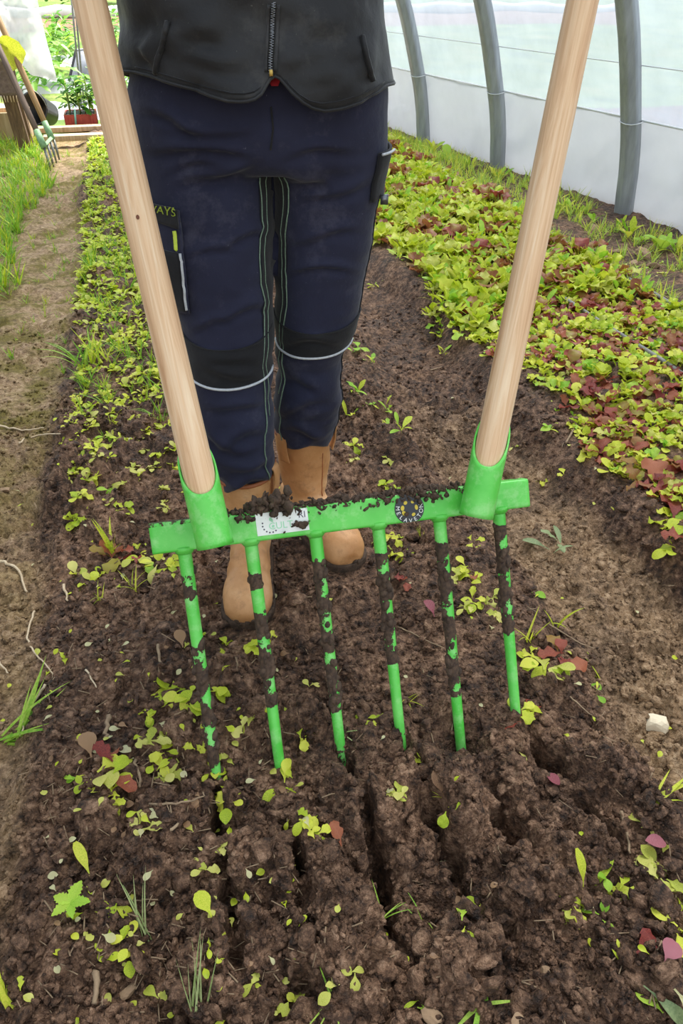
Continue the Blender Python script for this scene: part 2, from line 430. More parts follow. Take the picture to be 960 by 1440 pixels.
def height(x, y, detail=True):
    x = np.atleast_1d(np.asarray(x, float)); y = np.atleast_1d(np.asarray(y, float))
    z, pl, pr, br = base_height(x, y)
    if detail:
        ruf = np.clip(1-.38*pl*(1-.5*sstep(1.8, 3.0, y))-.3*pl*sstep(1.8, 3.0, y)-.25*pr-.5*br, .2, 1)*(.75+.5*np.clip(fbm(x*2.3, y*2.3, seed=21, oct=2), -1, 1))
        wx = x+.012*vnoise(x*30, y*30, seed=41); wy = y+.012*vnoise(x*30, y*30, seed=42)
        near = 1-sstep(2.0, 3.2, y)
        z = z + ruf*(.55*clods(wx, wy, .085, 31, .75)+near*(.55*clods(wx, wy, .036, 35, .8)+.5*clods(wx, wy, .016, 39, .8)))-.016
        z = z + ruf*.010*fbm(x*42, y*42, seed=51, oct=4)
        mid = np.exp(-((x-.2)/.35)**2)*sstep(.15, .35, y)*(1-sstep(.60, .8, y))
        z = z + mid*.018*fbm(x*9, y*9, seed=61, oct=2)
    for a, b, w_ in SLOTW:
        ax, ay = a.x, a.y; dx, dy = b.x-a.x, b.y-a.y; L2 = dx*dx+dy*dy
        t = np.clip(((x-ax)*dx+(y-ay)*dy)/L2, 0, 1)
        d = np.hypot(x-(ax+t*dx)+.008*vnoise(x*45, y*45, seed=71), y-(ay+t*dy)+.008*vnoise(x*45, y*45, seed=72))
        prof = np.sin(np.pi*np.clip(t*.8+.15, 0, 1))*(.85+.5*np.clip(vnoise(t*7+ax*50, t*0, seed=73), -.6, 1))
        z = z - .085*np.clip(prof, 0, 1)*np.exp(-(d/w_)**4)
    for h in tine_hit:
        d = np.hypot(x-h.x, y-h.y); k = np.exp(-(d/.03)**2); z = z*(1-k)+h.z*k
    for (bx, by, ux, uy, ln) in BOOTS:
        t = np.clip((x-bx)*ux+(y-by)*uy, -.05, ln); d = np.hypot(x-(bx+ux*t), y-(by+uy*t))
        k = np.exp(-(d/.065)**4); z = z*(1-k)+(-.012)*k
    return z
# boots: heel/toe on the ground
def boot_axis(toe_px, shaft_px, shaft_f):
    toe = zp(*toe_px, -.01); sh = fp(*shaft_px, shaft_f); sh.z = 0; toe.z = 0
    u = (toe-sh).normalized(); heel = sh-u*.075
    return heel, u, (toe-heel).length
bootA = boot_axis((347, 884), (346, 690), 1.135)
bootB = boot_axis((497, 800), (428, 632), 1.285)
for hl, u, ln in (bootA, bootB): BOOTS.append((hl.x, hl.y, u.x, u.y, ln))

# looked-up height of the finished ground, for standing things on it
GX0, GY0, GS = -1.6, .05, .008
GXn, GYn = 560, 790
_gx, _gy = np.meshgrid(GX0+GS*np.arange(GXn), GY0+GS*np.arange(GYn))
GRID = height(_gx.ravel(), _gy.ravel()).reshape(GYn, GXn).tolist()
def gz(x, y):
    u = min(max((x-GX0)/GS, 0), GXn-1.001); v = min(max((y-GY0)/GS, 0), GYn-1.001); i, j = int(u), int(v); u -= i; v -= j
    r0, r1 = GRID[j], GRID[j+1]
    return (r0[i]*(1-u)+r0[i+1]*u)*(1-v)+(r1[i]*(1-u)+r1[i+1]*u)*v
def gp(px, py, off=0.0):
    z = 0.0
    for _ in range(4):
        p = zp(px, py, z); z = gz(p.x, p.y)
    return Vector((p.x, p.y, z+off))

# ------------------------------------------------------------------ floor
def make_floor():
    fine = np.linspace(-R(36), R(36), 620); side = np.linspace(R(36), 2*math.pi-R(36), 120)[1:-1]
    th = np.concatenate([fine, side])
    r = np.exp(np.linspace(math.log(.14), math.log(8.2), 560)); r[-1] = 8.2
    TH, RR = np.meshgrid(th+0.0, r)
    ang = TH
    x = RR*(np.sin(ang+YAW)); y = RR*(np.cos(ang+YAW))
    x = x.ravel(); y = y.ravel()
    z = height(x, y)
    nt = len(th); nr = len(r)
    # soil outside the tunnel sinks under the field
    lim = sstep(6.5, 6.7, y); z = z*(1-lim)-.06*lim
    idx = np.arange(nr*nt).reshape(nr, nt); a = idx[:-1]; b = idx[1:]
    q = np.stack([a, np.roll(a, -1, 1), np.roll(b, -1, 1), b], -1).reshape(-1, 4)
    # centre disc
    v = np.stack([x, y, z], 1); cz = float(z[:nt].mean()); v = np.vstack([v, [[0, 0, cz]]]); ci = len(v)-1
    me = bpy.data.meshes.new('floor'); faces = q.tolist()+[[ci, (k+1) % nt, k] for k in range(nt)]
    me.from_pydata(v.tolist(), [], faces)
    me.polygons.foreach_set('use_smooth', [True]*len(me.polygons)); me.materials.append(M['soil'])
    zone_attr(me, v[:, 0], v[:, 1]); me.update(); me.validate()
    o = link('floor', me); tag(o, 'wet brown clod-covered soil of the tunnel beds and paths', None, None, 'structure'); return o
def zone_attr(me, x, y):
    z, pl, pr, br = base_height(x, y)
    tan = np.clip(.80*pl*(.72+.28*sstep(1.4, 2.4, y))+.50*pr*(1-sstep(1.3, 2.2, y))+.16*pr*sstep(1.3, 2.2, y)+.16*sstep(1.75, 1.95, x)+.18*np.exp(-((x-.18)/.28)**2-((y-.42)/.10)**2)+.28*np.exp(-((x-.62)/.1)**2-((y-.58)/.10)**2), 0, 1)
    moss = np.clip(pl*sstep(1.0, 2.2, y)*.9+pl*.25, 0, 1)
    a = me.color_attributes.new('zone', 'FLOAT_COLOR', 'POINT')
    a.data.foreach_set('color', np.stack([tan, moss, np.zeros_like(tan), np.ones_like(tan)], 1).astype(np.float32).ravel())
floor = make_floor()

# ------------------------------------------------------------------ tunnel: film, skirt, hoops
BASE = Vector((2.03, 5.39, 0)); AX = Vector((-.138, .990, 0)).normalized(); NIN = Vector((-AX.y, AX.x, 0)); NIN = NIN if NIN.x < 0 else -NIN
PROF = catmull([(0, -.06, 0), (.02, .10, 0), (.035, .22, 0), (.085, .43, 0), (.235, .87, 0), (.52, 1.40, 0), (1.02, 1.90, 0), (1.75, 2.25, 0), (2.6, 2.38, 0),
                (3.45, 2.25, 0), (4.18, 1.90, 0), (4.68, 1.40, 0), (4.965, .87, 0), (5.115, .43, 0), (5.165, .22, 0), (5.18, .10, 0), (5.2, -.06, 0)], 4)
def wallp(s, wz, off=0):
    """s along the tunnel from BASE, (w,z) in its section"""
    return BASE+AX*s+NIN*(wz[0]-off)+Vector((0, 0, wz[1]))
def prof_at(z):
    for i in range(len(PROF)-1):
        a, b = PROF[i], PROF[i+1]
        if a.y <= z <= b.y and b.y > a.y:
            t = (z-a.y)/(b.y-a.y); return a.lerp(b, t)
    return PROF[0]
def s_of(px, py): 
    p = zp(px, py, 0); return (p-BASE).dot(AX)
hoop_s = [s_of(588, 200), s_of(686, 238), s_of(863, 302)]
step = (hoop_s[0]-hoop_s[2])/2
all_s = hoop_s+[hoop_s[0]+step*1.02, hoop_s[2]-step, hoop_s[2]-2*step, hoop_s[2]-3*step, hoop_s[2]-4*step]
s_lo, s_hi = min(all_s), max(all_s)
def offset_prof(d):
    out = []
    for i, p in enumerate(PROF):
        t = (PROF[min(i+1, len(PROF)-1)]-PROF[max(i-1, 0)]).normalized(); n = Vector((-t.y, t.x, 0)); out.append(p+n*d)
    return out
def film_strip(name, p, s0, s1, ns, mat, wr=0.0, seed=0):
    V = []; n = len(p)
    for j in range(ns+1):
        s = s0+(s1-s0)*j/ns
        for q in p: V.append(wallp(s, q))
    V = np.array([tuple(v) for v in V])
    if wr:
        d = wr*(fbm(V[:, 1]*2.2+V[:, 2]*1.5, V[:, 2]*3, V[:, 0], seed, 3)+.5*np.abs(fbm(V[:, 1]*5+V[:, 2]*4, V[:, 2]*2, seed=seed+9, oct=2)))
        V += d[:, None]*np.array(NIN)[None]
    Fc = [(j*n+i, j*n+i+1, (j+1)*n+i+1, (j+1)*n+i) for j in range(ns) for i in range(n-1)]
    return mk(name, V, Fc, mat)
half = len(PROF)//2
OUT = offset_prof(.080)
wr_ = film_strip('wall_right', OUT[:half+1], s_lo, s_hi, 60, 'film', .004, 3); tag(wr_, 'translucent polythene film of the tunnel, right side', kind='structure')
wl_ = film_strip('wall_left', OUT[half:], s_lo, s_hi, 20, 'film', .004, 4); tag(wl_, 'translucent polythene film of the tunnel, left side', kind='structure')
SK = [p for p in offset_prof(.049) if p.y < .40 and p.x < 2.6]; sk = []
for i in range(len(SK)-1):
    for k in range(6): sk.append(SK[i].lerp(SK[i+1], k/6))
pe = prof_at(.405); sk += [SK[-1], pe+Vector((-.045, .012, 0))]
trim = film_strip('trim_1', sk, s_lo, s_hi, 330, 'skirt', .017, 8); tag(trim, 'white opaque plastic skirt along the foot of the tunnel film', kind='structure')
def flute(th): return 1+.07*math.cos(6*th)
for i, s in enumerate(all_s):
    pts = [wallp(s, q) for q in PROF]; pts[0].z = -.03
    r_ = root('tunnel_hoop', wallp(s, Vector((0, 0, 0))), ['grey steel tunnel hoop farthest of three along the white skirt', 'grey steel tunnel hoop between two others along the white skirt', 'grey steel tunnel hoop with green weeds and a dark shadow gap at its foot', 'grey steel end hoop of the tunnel by the doorway'][i] if i < 4 else 'grey steel tunnel hoop arching over the bare end of the beds', 'hoop', 'tunnel hoops')
    o = MB().tube(pts, .043, 24, sec=flute).build('hoop_tube', 'galv', r=r_)
    q = prof_at(.405); c = wallp(s, q); loop = [c+NIN*.051*math.cos(a)+AX*.051*math.sin(a)+Vector((0, 0, .004*math.sin(2*a))) for a in np.linspace(0, 2*math.pi, 15)]
    MB().tube(loop, .0022, 6).build('tie_wire', 'wire', r=r_)
q6 = prof_at(.63); ln = [wallp(s, q6+Vector((-.048, 0, 0))) for s in np.linspace(s_lo, s_hi, 30)]
tag(MB().tube(ln, .0026, 6).build('support_wire', 'wire'), 'thin white support wire running along the film above the skirt', 'wire')
q4 = prof_at(.405); ln = [wallp(s, q4+Vector((-.040, .008, 0))) for s in np.linspace(s_lo, s_hi, 30)]
tag(MB().tube(ln, .005, 6).build('skirt_rope', 'wire'), 'white cord holding the top edge of the plastic skirt', 'cord')

# ------------------------------------------------------------------ outdoors
def field_z(x, y): return np.clip((y-7.2), 0, None)*.045+.03*fbm(x*.7, y*.7, seed=81, oct=3)-.045+np.where(y < 6.7, -.05, 0)
def make_field():
    xs = np.concatenate([np.linspace(-40, -4, 25), np.linspace(-3.5, 5, 60), np.linspace(6, 40, 25)]); ys = np.concatenate([np.linspace(-30, 6, 30), np.linspace(6.4, 14, 60), np.linspace(15, 60, 40)])
    X, Y = np.meshgrid(xs, ys); Z = field_z(X, Y); Z = np.where(Y < 6.5, -.16, Z); n = len(xs)
    V = np.stack([X.ravel(), Y.ravel(), Z.ravel()], 1); m = len(ys)
    Fc = [(j*n+i, j*n+i+1, (j+1)*n+i+1, (j+1)*n+i) for j in range(m-1) for i in range(n-1)]
    o = mk('floor_field', V, Fc, 'field'); tag(o, 'grassy field outside the tunnel', kind='structure')
make_field()

# ------------------------------------------------------------------ person
def ring(px_y, xl, xr, f, ry=None, n=40, k=2.3, shift=0):
    cx = (xl+xr)/2; c = fp(cx, px_y, f); d = ray(cx, px_y); t = f/d.dot(FV); rx = (xr-xl)/2/F*t
    ry = rx*1.06 if ry is None else ry
    return c, rx, ry
def ell(c, rx, ry, n=40, k=2.2):
    out = []
    for i in range(n):
        a = 2*math.pi*i/n; ca, sa = math.cos(a), math.sin(a)
        out.append(c+RV*(rx*math.copysign(abs(ca)**(2/k), ca))+FV*(ry*math.copysign(abs(sa)**(2/k), sa)))
    return out
legA = [(686, 322, 370, 1.137), (672, 314, 376, 1.134), (656, 302, 383, 1.131), (642, 291, 384, 1.131), (622, 281, 381, 1.137), (600, 277, 382, 1.142), (550, 273, 383, 1.155), (500, 266, 383, 1.165), (450, 256, 383, 1.18),
        (400, 241, 382, 1.195), (330, 220, 382, 1.215), (270, 205, 382, 1.235), (225, 194, 379, 1.25), (185, 190, 368, 1.255)]
legB = [(634, 403, 452, 1.289), (620, 396, 460, 1.286), (606, 389, 469, 1.283), (590, 386, 474, 1.278), (560, 388, 478, 1.27), (500, 388, 482, 1.262), (470, 388, 496, 1.258), (430, 388, 506, 1.255),
        (380, 389, 515, 1.252), (320, 389, 524, 1.25), (260, 389, 534, 1.25), (225, 387, 542, 1.25), (185, 392, 545, 1.25)]
hips = [(232, 200, 534, .10), (215, 190, 545, .118), (180, 185, 546, .124), (130, 183, 546, .124), (80, 186, 542, .12), (30, 192, 536, .115)]
def leg_rings(L):
    rs = []
    for (y, xl, xr, f) in L:
        c, rx, ry = ring(y, xl, xr, f); rs.append((c, rx, ry))
    # densify
    out = []
    for i in range(len(rs)-1):
        for k in range(4):
            t = k/4; out.append((rs[i][0].lerp(rs[i+1][0], t), rs[i][1]*(1-t)+rs[i+1][1]*t, rs[i][2]*(1-t)+rs[i+1][2]*t))
    out.append(rs[-1]); return out
RA, RB = leg_rings(legA), leg_rings(legB)
tm = MB(); tm.loft([ell(*r) for r in RA]); tm.loft([ell(*r) for r in RB])
HR = []
for (y, xl, xr, ry) in hips:
    c, rx, _ = ring(y, xl, xr, 1.252); HR.append((c, rx, ry))
tm.loft([ell(*r, k=2.4) for r in HR])
TVv, TN, TF = remesh(tm, .0055, 8)
def leg_param(V):
    """image-like coordinates of each vertex"""
    q = V-np.array(CAMP)[None]; r = q@np.array(RV); f = q@np.array(FV); z = q[:, 2]
    dep = f*math.cos(PITCH)-z*math.sin(PITCH); up = f*math.sin(PITCH)+z*math.cos(PITCH)
    return r, f, V[:, 2]
rr_, ff_, zz_ = leg_param(TVv)
px_ = np.array([project(v)[:2] for v in TVv])
# cloth folds: (x0,y0)-(x1,y1) in the photograph give the course of a fold on the front of the cloth, amplitude, width
FOLDS = [(195, 150, 300, 185, .006, 9), (215, 185, 370, 175, .005, 8), (200, 205, 372, 215, .006, 8), (240, 262, 372, 214, .006, 10), (225, 235, 320, 225, .004, 7),
         (300, 345, 382, 320, .005, 7), (250, 352, 345, 352, .004, 6), (300, 445, 385, 425, .005, 8), (262, 455, 330, 450, .004, 7), (400, 240, 470, 262, .005, 9), (395, 215, 500, 205, .005, 8),
         (410, 285, 530, 245, .004, 8), (395, 380, 510, 375, .006, 6), (400, 335, 512, 322, .004, 7), (272, 510, 375, 528, .006, 8), (280, 490, 370, 515, .005, 7), (395, 480, 480, 478, .005, 6),
         (280, 560, 380, 575, .005, 8), (285, 600, 350, 640, .006, 9), (310, 660, 385, 640, .008, 9), (300, 625, 375, 600, .005, 9), (300, 690, 385, 668, .009, 7), (390, 530, 470, 545, .004, 8), (388, 575, 470, 560, .005, 8), (390, 600, 474, 612, .006, 8), (388, 625, 472, 630, .007, 6)]
disp = np.zeros(len(TVv)); front = np.clip(-(TN@np.array(FV))*1.3+.25, 0, 1)
for (x0, y0, x1, y1, am, wd) in FOLDS:
    dx, dy = x1-x0, y1-y0; L = math.hypot(dx, dy)
    t = ((px_[:, 0]-x0)*dx+(px_[:, 1]-y0)*dy)/L/L; dn = ((px_[:, 1]-y0)*dx-(px_[:, 0]-x0)*dy)/L+6*np.sin(t*5+x0)
    e = np.clip(1.15-np.abs(t-.5)*2.0, 0, 1); e = e*e*(3-2*e)
    disp += 1.35*am*e*(np.exp(-(dn/wd)**2)-.8*np.exp(-((dn-wd*1.35)/(wd*.8))**2))*front
low = sstep(.45, .2, zz_)
disp += (.0035+.004*low)*fbm(rr_*9, ff_*9, zz_*30, 91, 3)*.8
TVv = TVv+TN*disp[:, None]
person = root('person', (fp(365, 215, 1.25).x, fp(365, 215, 1.25).y, 0), 'person in black jacket, navy work trousers and tan boots holding the broadfork', 'person')
trousers = mk('trousers', TVv, TF, 'navy'); under(trousers, person); trousers['label'] = 'navy work trousers with black knee patches and white piping'
bvh_t = BVHTree.FromPolygons([Vector(v) for v in TVv], TF)
def cast(x, y, bvh, off=.0015):
    d = ray(x, y).normalized(); h = bvh.ray_cast(CAMP, d)
    if h[0] is None: return None
    n = h[1] if h[1].dot(d) < 0 else -h[1]
    return h[0]+n*off, n
def side_pt(c, ang, bvh, off=.0015, z=None):
    """point on the surface from an axis point c, looking out at an angle (0 = camera right, -90 = to the camera)"""
    dirv = RV*math.cos(ang)+FV*math.sin(ang); h = bvh.ray_cast(c, dirv, LASTR*1.35)
    if h[0] is None: return c+dirv*(LASTR+off)
    return h[0]+dirv*off
LASTR = .1
def axis_at(Rg, z):
    global LASTR
    for i in range(len(Rg)-1):
        a, b = Rg[i], Rg[i+1]
        if a[0].z <= z <= b[0].z:
            t = (z-a[0].z)/(b[0].z-a[0].z); LASTR = a[1]*(1-t)+b[1]*t; return a[0].lerp(b[0], t)
    e = Rg[0] if z < Rg[0][0].z else Rg[-1]; LASTR = e[1]; return e[0].copy()
def zfront(px, py, bvh): 
    c = cast(px, py, bvh, 0); return c[0].z
def wrap_patch(name, Rg, ztop, zbot, a0, a1, mat, bvh, off=.003, na=26, nz=12, a1b=None):
    """cloth patch wrapped round the leg; ztop/zbot are functions of -1..1"""
    V = []; Fc = []
    for j in range(nz+1):
        for i in range(na+1):
            u = -1+2*i/na; zz = zbot(u)+(ztop(u)-zbot(u))*j/nz; V.append(side_pt(axis_at(Rg, zz), a0+((a1 if a1b is None else a1b+(a1-a1b)*j/nz)-a0)*i/na, bvh, off).copy()); 
    n = na+1
    for j in range(nz):
        for i in range(na): Fc.append((j*n+i, j*n+i+1, (j+1)*n+i+1, (j+1)*n+i))
    o = mk(name, V, Fc, mat); under(o, trousers)
    return o, V
def surf_tube(name, pts, r, mat, parent):
    o = MB().tube(pts, r, 6).build(name, mat); under(o, parent); return o
person_parts = {}
for nm, Rg, ys in (('A', RA, (492, 545)), ('B', RB, (470, 502))):
    cx = 327 if nm == 'A' else 434
    zt = zfront(cx, ys[0], bvh_t); zb = zfront(cx, ys[1], bvh_t)
    top = lambda u, z=zt: z+.02*u*u; bot = lambda u, z=zb: z+.012*u*u
    o, V = wrap_patch('knee_patch', Rg, top, bot, R(-172), R(-8), 'black_cloth', bvh_t, .0028); o['label'] = 'black knee patch'
    pts = [side_pt(axis_at(Rg, zb+.012*u*u-.002), R(-172)+(u+1)/2*R(164), bvh_t, .003) for u in np.linspace(-1, 1, 26)]
    surf_tube('piping', pts, .0023, 'piping', trousers)['label'] = 'white reflective piping'
    pts = [side_pt(axis_at(Rg, zt+.02*u*u), R(-172)+(u+1)/2*R(164), bvh_t, .003) for u in np.linspace(-1, 1, 26)]
    surf_tube('patch_seam', pts, .0012, 'black_cloth', trousers)
    # inner black gusset with two green seams
    ang = (R(-36), R(20)) if nm == 'A' else (R(226), R(160))
    z0 = Rg[2][0].z; z1 = fp(380, 236, 1.25).z
    gus, _ = wrap_patch('inner_gusset', Rg, lambda u: z1, lambda u: z0+.22, ang[0], ang[1], 'black_cloth', bvh_t, .0022, 8, 40)
    for an in (ang[0],):
        pts = [side_pt(axis_at(Rg, z), an+.05*math.sin(z*40), bvh_t, .002) for z in np.linspace(z0+.03, z1, 60)]
        surf_tube('green_seam', pts, .0012, 'seam', trousers)['label'] = 'pale green contrast seam'
        pts = [side_pt(axis_at(Rg, z), an+.05*math.sin(z*40)+(.13 if nm == 'A' else -.13), bvh_t, .003) for z in np.linspace(z0+.15, z1, 50)]
        surf_tube('green_seam', pts, .0008, 'seam', trousers)
# thigh pocket on the leg beside the left handle
def cast_patch(name, corners, mat, parent, bvh, off=.004, n=10, m=10):
    """quad patch from four photograph points on the cloth: tl,tr,br,bl"""
    V = []; Fc = []
    for j in range(m+1):
        for i in range(n+1):
            u, v = i/n, j/m
            a = [corners[0][k]*(1-u)+corners[1][k]*u for k in (0, 1)]; b = [corners[3][k]*(1-u)+corners[2][k]*u for k in (0, 1)]
            c = cast(a[0]*(1-v)+b[0]*v, a[1]*(1-v)+b[1]*v, bvh, off)
            V.append(c[0] if c else V[-1])
    Fc = [(j*(n+1)+i, j*(n+1)+i+1, (j+1)*(n+1)+i+1, (j+1)*(n+1)+i) for j in range(m) for i in range(n)]
    o = mk(name, V, Fc, mat); under(o, parent); md = o.modifiers.new('t', 'SOLIDIFY'); md.thickness = .004; md.offset = 0
    return o
def cast_line(pts, bvh, off=.004, n=10):
    out = []
    for i in range(len(pts)-1):
        for k in range(n):
            t = k/n; c = cast(pts[i][0]*(1-t)+pts[i+1][0]*t, pts[i][1]*(1-t)+pts[i+1][1]*t, bvh, off)
            if c: out.append(c[0])
    return out
pk = cast_patch('thigh_pocket', [(204, 284), (254, 296), (269, 440), (238, 436)], 'navy', trousers, bvh_t, .006, 14, 18)
pk['label'] = 'navy thigh pocket with black panel and neon zip pull'
cast_patch('pocket_flap', [(203, 279), (254, 295), (255, 320), (208, 306)], 'black_cloth', pk, bvh_t, .0105, 12, 6)
cast_patch('pocket_panel', [(222, 346), (257, 356), (267, 436), (246, 432)], 'black_cloth', pk, bvh_t, .0100, 10, 12)
surf_tube('pocket_piping', cast_line([(259, 356), (264, 400), (269, 438)], bvh_t, .011), .0022, 'piping', pk)
surf_tube('zip_pull', cast_line([(251, 322), (253, 336), (255, 354)], bvh_t, .014), .0032, 'neon', pk)['label'] = 'neon yellow zip pull'
tv, tf = text_mesh('H WAYS', 13.5, .0004); tw = []
for v in tv:
    c = cast(228+v.x, 293-v.y+.24*v.x, bvh_t, .0142); c = c or cast(212, 293-v.y, bvh_t, .0142); tw.append(c[0])
o = mk('flap_lettering', tw, tf, 'neon', smooth=False); under(o, pk); o['label'] = 'yellow H WAYS lettering'
# tool pocket on the outer side of the other leg
za, zb = zfront(480, 222, bvh_t), zfront(470, 290, bvh_t)
o, _ = wrap_patch('side_pocket', RB, lambda u: za, lambda u: zb, R(-42), R(30), 'black_cloth', bvh_t, .007, 12, 10); md = o.modifiers.new('t', 'SOLIDIFY'); md.thickness = .004
q = side_pt(axis_at(RB, zb), R(-26), bvh_t, .014)
o2 = MB().box(q, .012, .006, .014, Matrix.Rotation(-YAW, 3, 'Z')).build('pocket_clip', 'zip_metal'); under(o2, o)
pts = [side_pt(axis_at(RB, za-.001), a, bvh_t, .011) for a in np.linspace(R(-42), R(-15), 6)]; surf_tube('pocket_label', pts, .002, 'piping', o)
# fly seam and side seams
surf_tube('fly_seam', cast_line([(381, 150), (384, 180), (380, 214)], bvh_t, .001), .0014, 'black_cloth', trousers)
for Rg, an in ((RA, R(-176)), (RB, R(-4))):
    pts = [side_pt(axis_at(Rg, z), an, bvh_t, .001) for z in np.linspace(Rg[6][0].z, Rg[-4][0].z, 40)]; surf_tube('side_seam', pts, .0014, 'black_cloth', trousers)

# jacket: body with a scalloped hem, open towards the zip
HEMPX = [(150, 96), (180, 101), (200, 106), (230, 114), (265, 124), (300, 134), (325, 140), (345, 141), (358, 138), (368, 130), (376, 116), (383, 106), (390, 107), (398, 116), (408, 130), (420, 142), (435, 151), (452, 155), (475, 152), (505, 143), (530, 131), (546, 120), (570, 112)]
def hem_y(x): return float(np.interp(x, [p[0] for p in HEMPX], [p[1] for p in HEMPX]))
JC = fp(362, 60, 1.255); JR = [(.78, .203, .148), (.83, .197, .150), (.90, .186, .142), (.97, .182, .136), (1.05, .188, .136), (1.14, .198, .14), (1.22, .205, .135), (1.29, .19, .115), (1.325, .13, .085), (1.345, .075, .07)]
def jr(z): 
    zs = [j[0] for j in JR]; return float(np.interp(z, zs, [j[1] for j in JR])), float(np.interp(z, zs, [j[2] for j in JR]))
def jpt(a, z, off=0):
    rx, ry = jr(z); k = 2.3; ca, sa = math.cos(a), math.sin(a)
    cx = Vector((JC.x, JC.y, z))+RV*(.006*(z-.8)/.15 if z < .95 else .006)*-1
    return cx+RV*((rx+off)*math.copysign(abs(ca)**(2/k), ca))+FV*((ry+off)*math.copysign(abs(sa)**(2/k), sa))
def hem_z(a):
    z = .80
    for _ in range(12):
        p = jpt(a, z); x, y, _d = project(p)
        if math.sin(a) > .25: return .825
        yt = hem_y(x); f = (p-CAMP).dot(FV); zt = fp(x, yt, f).z; z += (zt-z)*.8
    if math.sin(a) > -.1: 
        t = (math.sin(a)+.1)/.35; z = z*(1-t)+.825*t
    return z
NA, NZ = 220, 46; ANG = [2*math.pi*i/NA for i in range(NA)]; HZ = [hem_z(a) for a in ANG]
V = []
for j in range(NZ+1):
    for i, a in enumerate(ANG):
        z = HZ[i]+(1.345-HZ[i])*(j/NZ)**1.15; V.append(jpt(a, z))
V = np.array([tuple(v) for v in V]); cen = np.array([JC.x, JC.y, 0]); nd = V-cen; nd[:, 2] = 0; nd /= np.linalg.norm(nd, axis=1)[:, None]
rj = (V-cen)@np.array(RV); d = 1.5*(.009*fbm(rj*5, V[:, 2]*17+rj*3, nd[:, 1]*2, 101, 3)+.006*np.abs(fbm(rj*9, V[:, 2]*22-rj*6, seed=103, oct=2)))+.004*np.sin(V[:, 2]*60+rj*9)*fbm(rj*3, V[:, 2]*5, seed=107, oct=2)
zipd = np.exp(-((rj+.0+.018*0-(0.018))/.012)**2)*(nd@np.array(FV) < 0)

jpx = np.array([project(v)[:2] for v in V])
for (x0, y0, x1, y1, am, wd_) in [(215, 72, 372, 92, .006, 9), (240, 100, 350, 118, .005, 8), (395, 92, 520, 62, .006, 9), (410, 112, 535, 92, .006, 8), (300, 20, 372, 55, .005, 9), (400, 60, 470, 30, .005, 9), (190, 60, 225, 95, .005, 8), (250, 45, 330, 60, .004, 8), (440, 135, 530, 118, .004, 6), (400, 20, 500, 10, .004, 9), (200, 25, 300, 12, .004, 9)]:
    dx, dy = x1-x0, y1-y0; L_ = math.hypot(dx, dy); t_ = ((jpx[:, 0]-x0)*dx+(jpx[:, 1]-y0)*dy)/L_/L_; dn = ((jpx[:, 1]-y0)*dx-(jpx[:, 0]-x0)*dy)/L_+5*np.sin(t_*5+x0)
    e_ = np.clip(1.15-np.abs(t_-.5)*2.0, 0, 1); e_ = e_*e_*(3-2*e_); d = d+am*e_*(np.exp(-(dn/wd_)**2)-.8*np.exp(-((dn-wd_*1.35)/(wd_*.8))**2))
fr_ = np.clip(-(nd@np.array(FV))*1.6, .12, 1); V = V+nd*(d*fr_)[:, None]-nd*(.004*zipd)[:, None]
Fc = [(j*NA+i, j*NA+(i+1) % NA, (j+1)*NA+(i+1) % NA, (j+1)*NA+i) for j in range(NZ) for i in range(NA)]
jacket = mk('jacket', V, Fc, 'jacket'); under(jacket, person); jacket['label'] = 'black zipped jacket with scalloped hem'
md = jacket.modifiers.new('t', 'SOLIDIFY'); md.thickness = .006; md.offset = -1
bvh_j = BVHTree.FromPolygons([Vector(v) for v in V], Fc)
surf_tube('hem_piping', [Vector(V[i]) for i in range(NA)]+[Vector(V[0])], .0022, 'jacket', jacket)
def hem_line(up, x0, x1, n): return [c[0] for c in (cast(x, hem_y(x)-up, bvh_j, .0005) for x in np.linspace(x0, x1, n)) if c]
surf_tube('hem_stitch', hem_line(9, 190, 366, 40), .0011, 'black_cloth', jacket); surf_tube('hem_stitch', hem_line(9, 402, 540, 30), .0011, 'black_cloth', jacket)
for dx in (-6.5, 6.5): surf_tube('zip_tape', cast_line([(381+dx, 101), (383+dx, 50), (385+dx, 2)], bvh_j, .001), .0026, 'jacket', jacket)
zt = cast_line([(381, 103), (383, 50), (385, 2)], bvh_j, .003, 30)
zm = MB()
for i, p in enumerate(zt): zm.box(p+RV*(.0010 if i % 2 else -.0010)-FV*0, .0032, .0022, .0014, Matrix.Rotation(-YAW, 3, 'Z'))
o = zm.build('zip_teeth', 'zip_metal'); under(o, jacket)
c = cast(382, 102, bvh_j, .006)[0]; o = MB().box(c, .005, .003, .008, Matrix.Rotation(-YAW, 3, 'Z')).build('zip_slider', 'brass'); bevel(o, .001); under(o, jacket)
for pl in ([(237, 32), (230, 60), (222, 84), (219, 104)], [(508, 52), (514, 80), (524, 118)]): surf_tube('pocket_welt', cast_line(pl, bvh_j, .002), .004, 'jacket', jacket)
# red shirt showing below the zip
sv = []
for j in range(5):
    for i in range(13):
        t = j/4; hw = 5+9*t; sv.append(fp(386-hw+2*hw*i/12, 121-26*t, 1.121+.012*t))
o = mk('shirt', sv, [(j*13+i, j*13+i+1, (j+1)*13+i+1, (j+1)*13+i) for j in range(4) for i in range(12)], 'red_shirt'); under(o, person); o['label'] = 'red shirt hem'

# handles of the broadfork: centre lines
HA0, HA1 = dp(303, 768, .985), dp(125.5, 0, .925)
HB0, HB1 = dp(669, 726, 1.070), dp(819, 0, .985)
HRAD = .0213
def h_at_z(a, b, z): return a+(b-a)*((z-a.z)/(b.z-a.z))
HA2, HB2 = h_at_z(HA0, HA1, 1.16), h_at_z(HB0, HB1, 1.16)
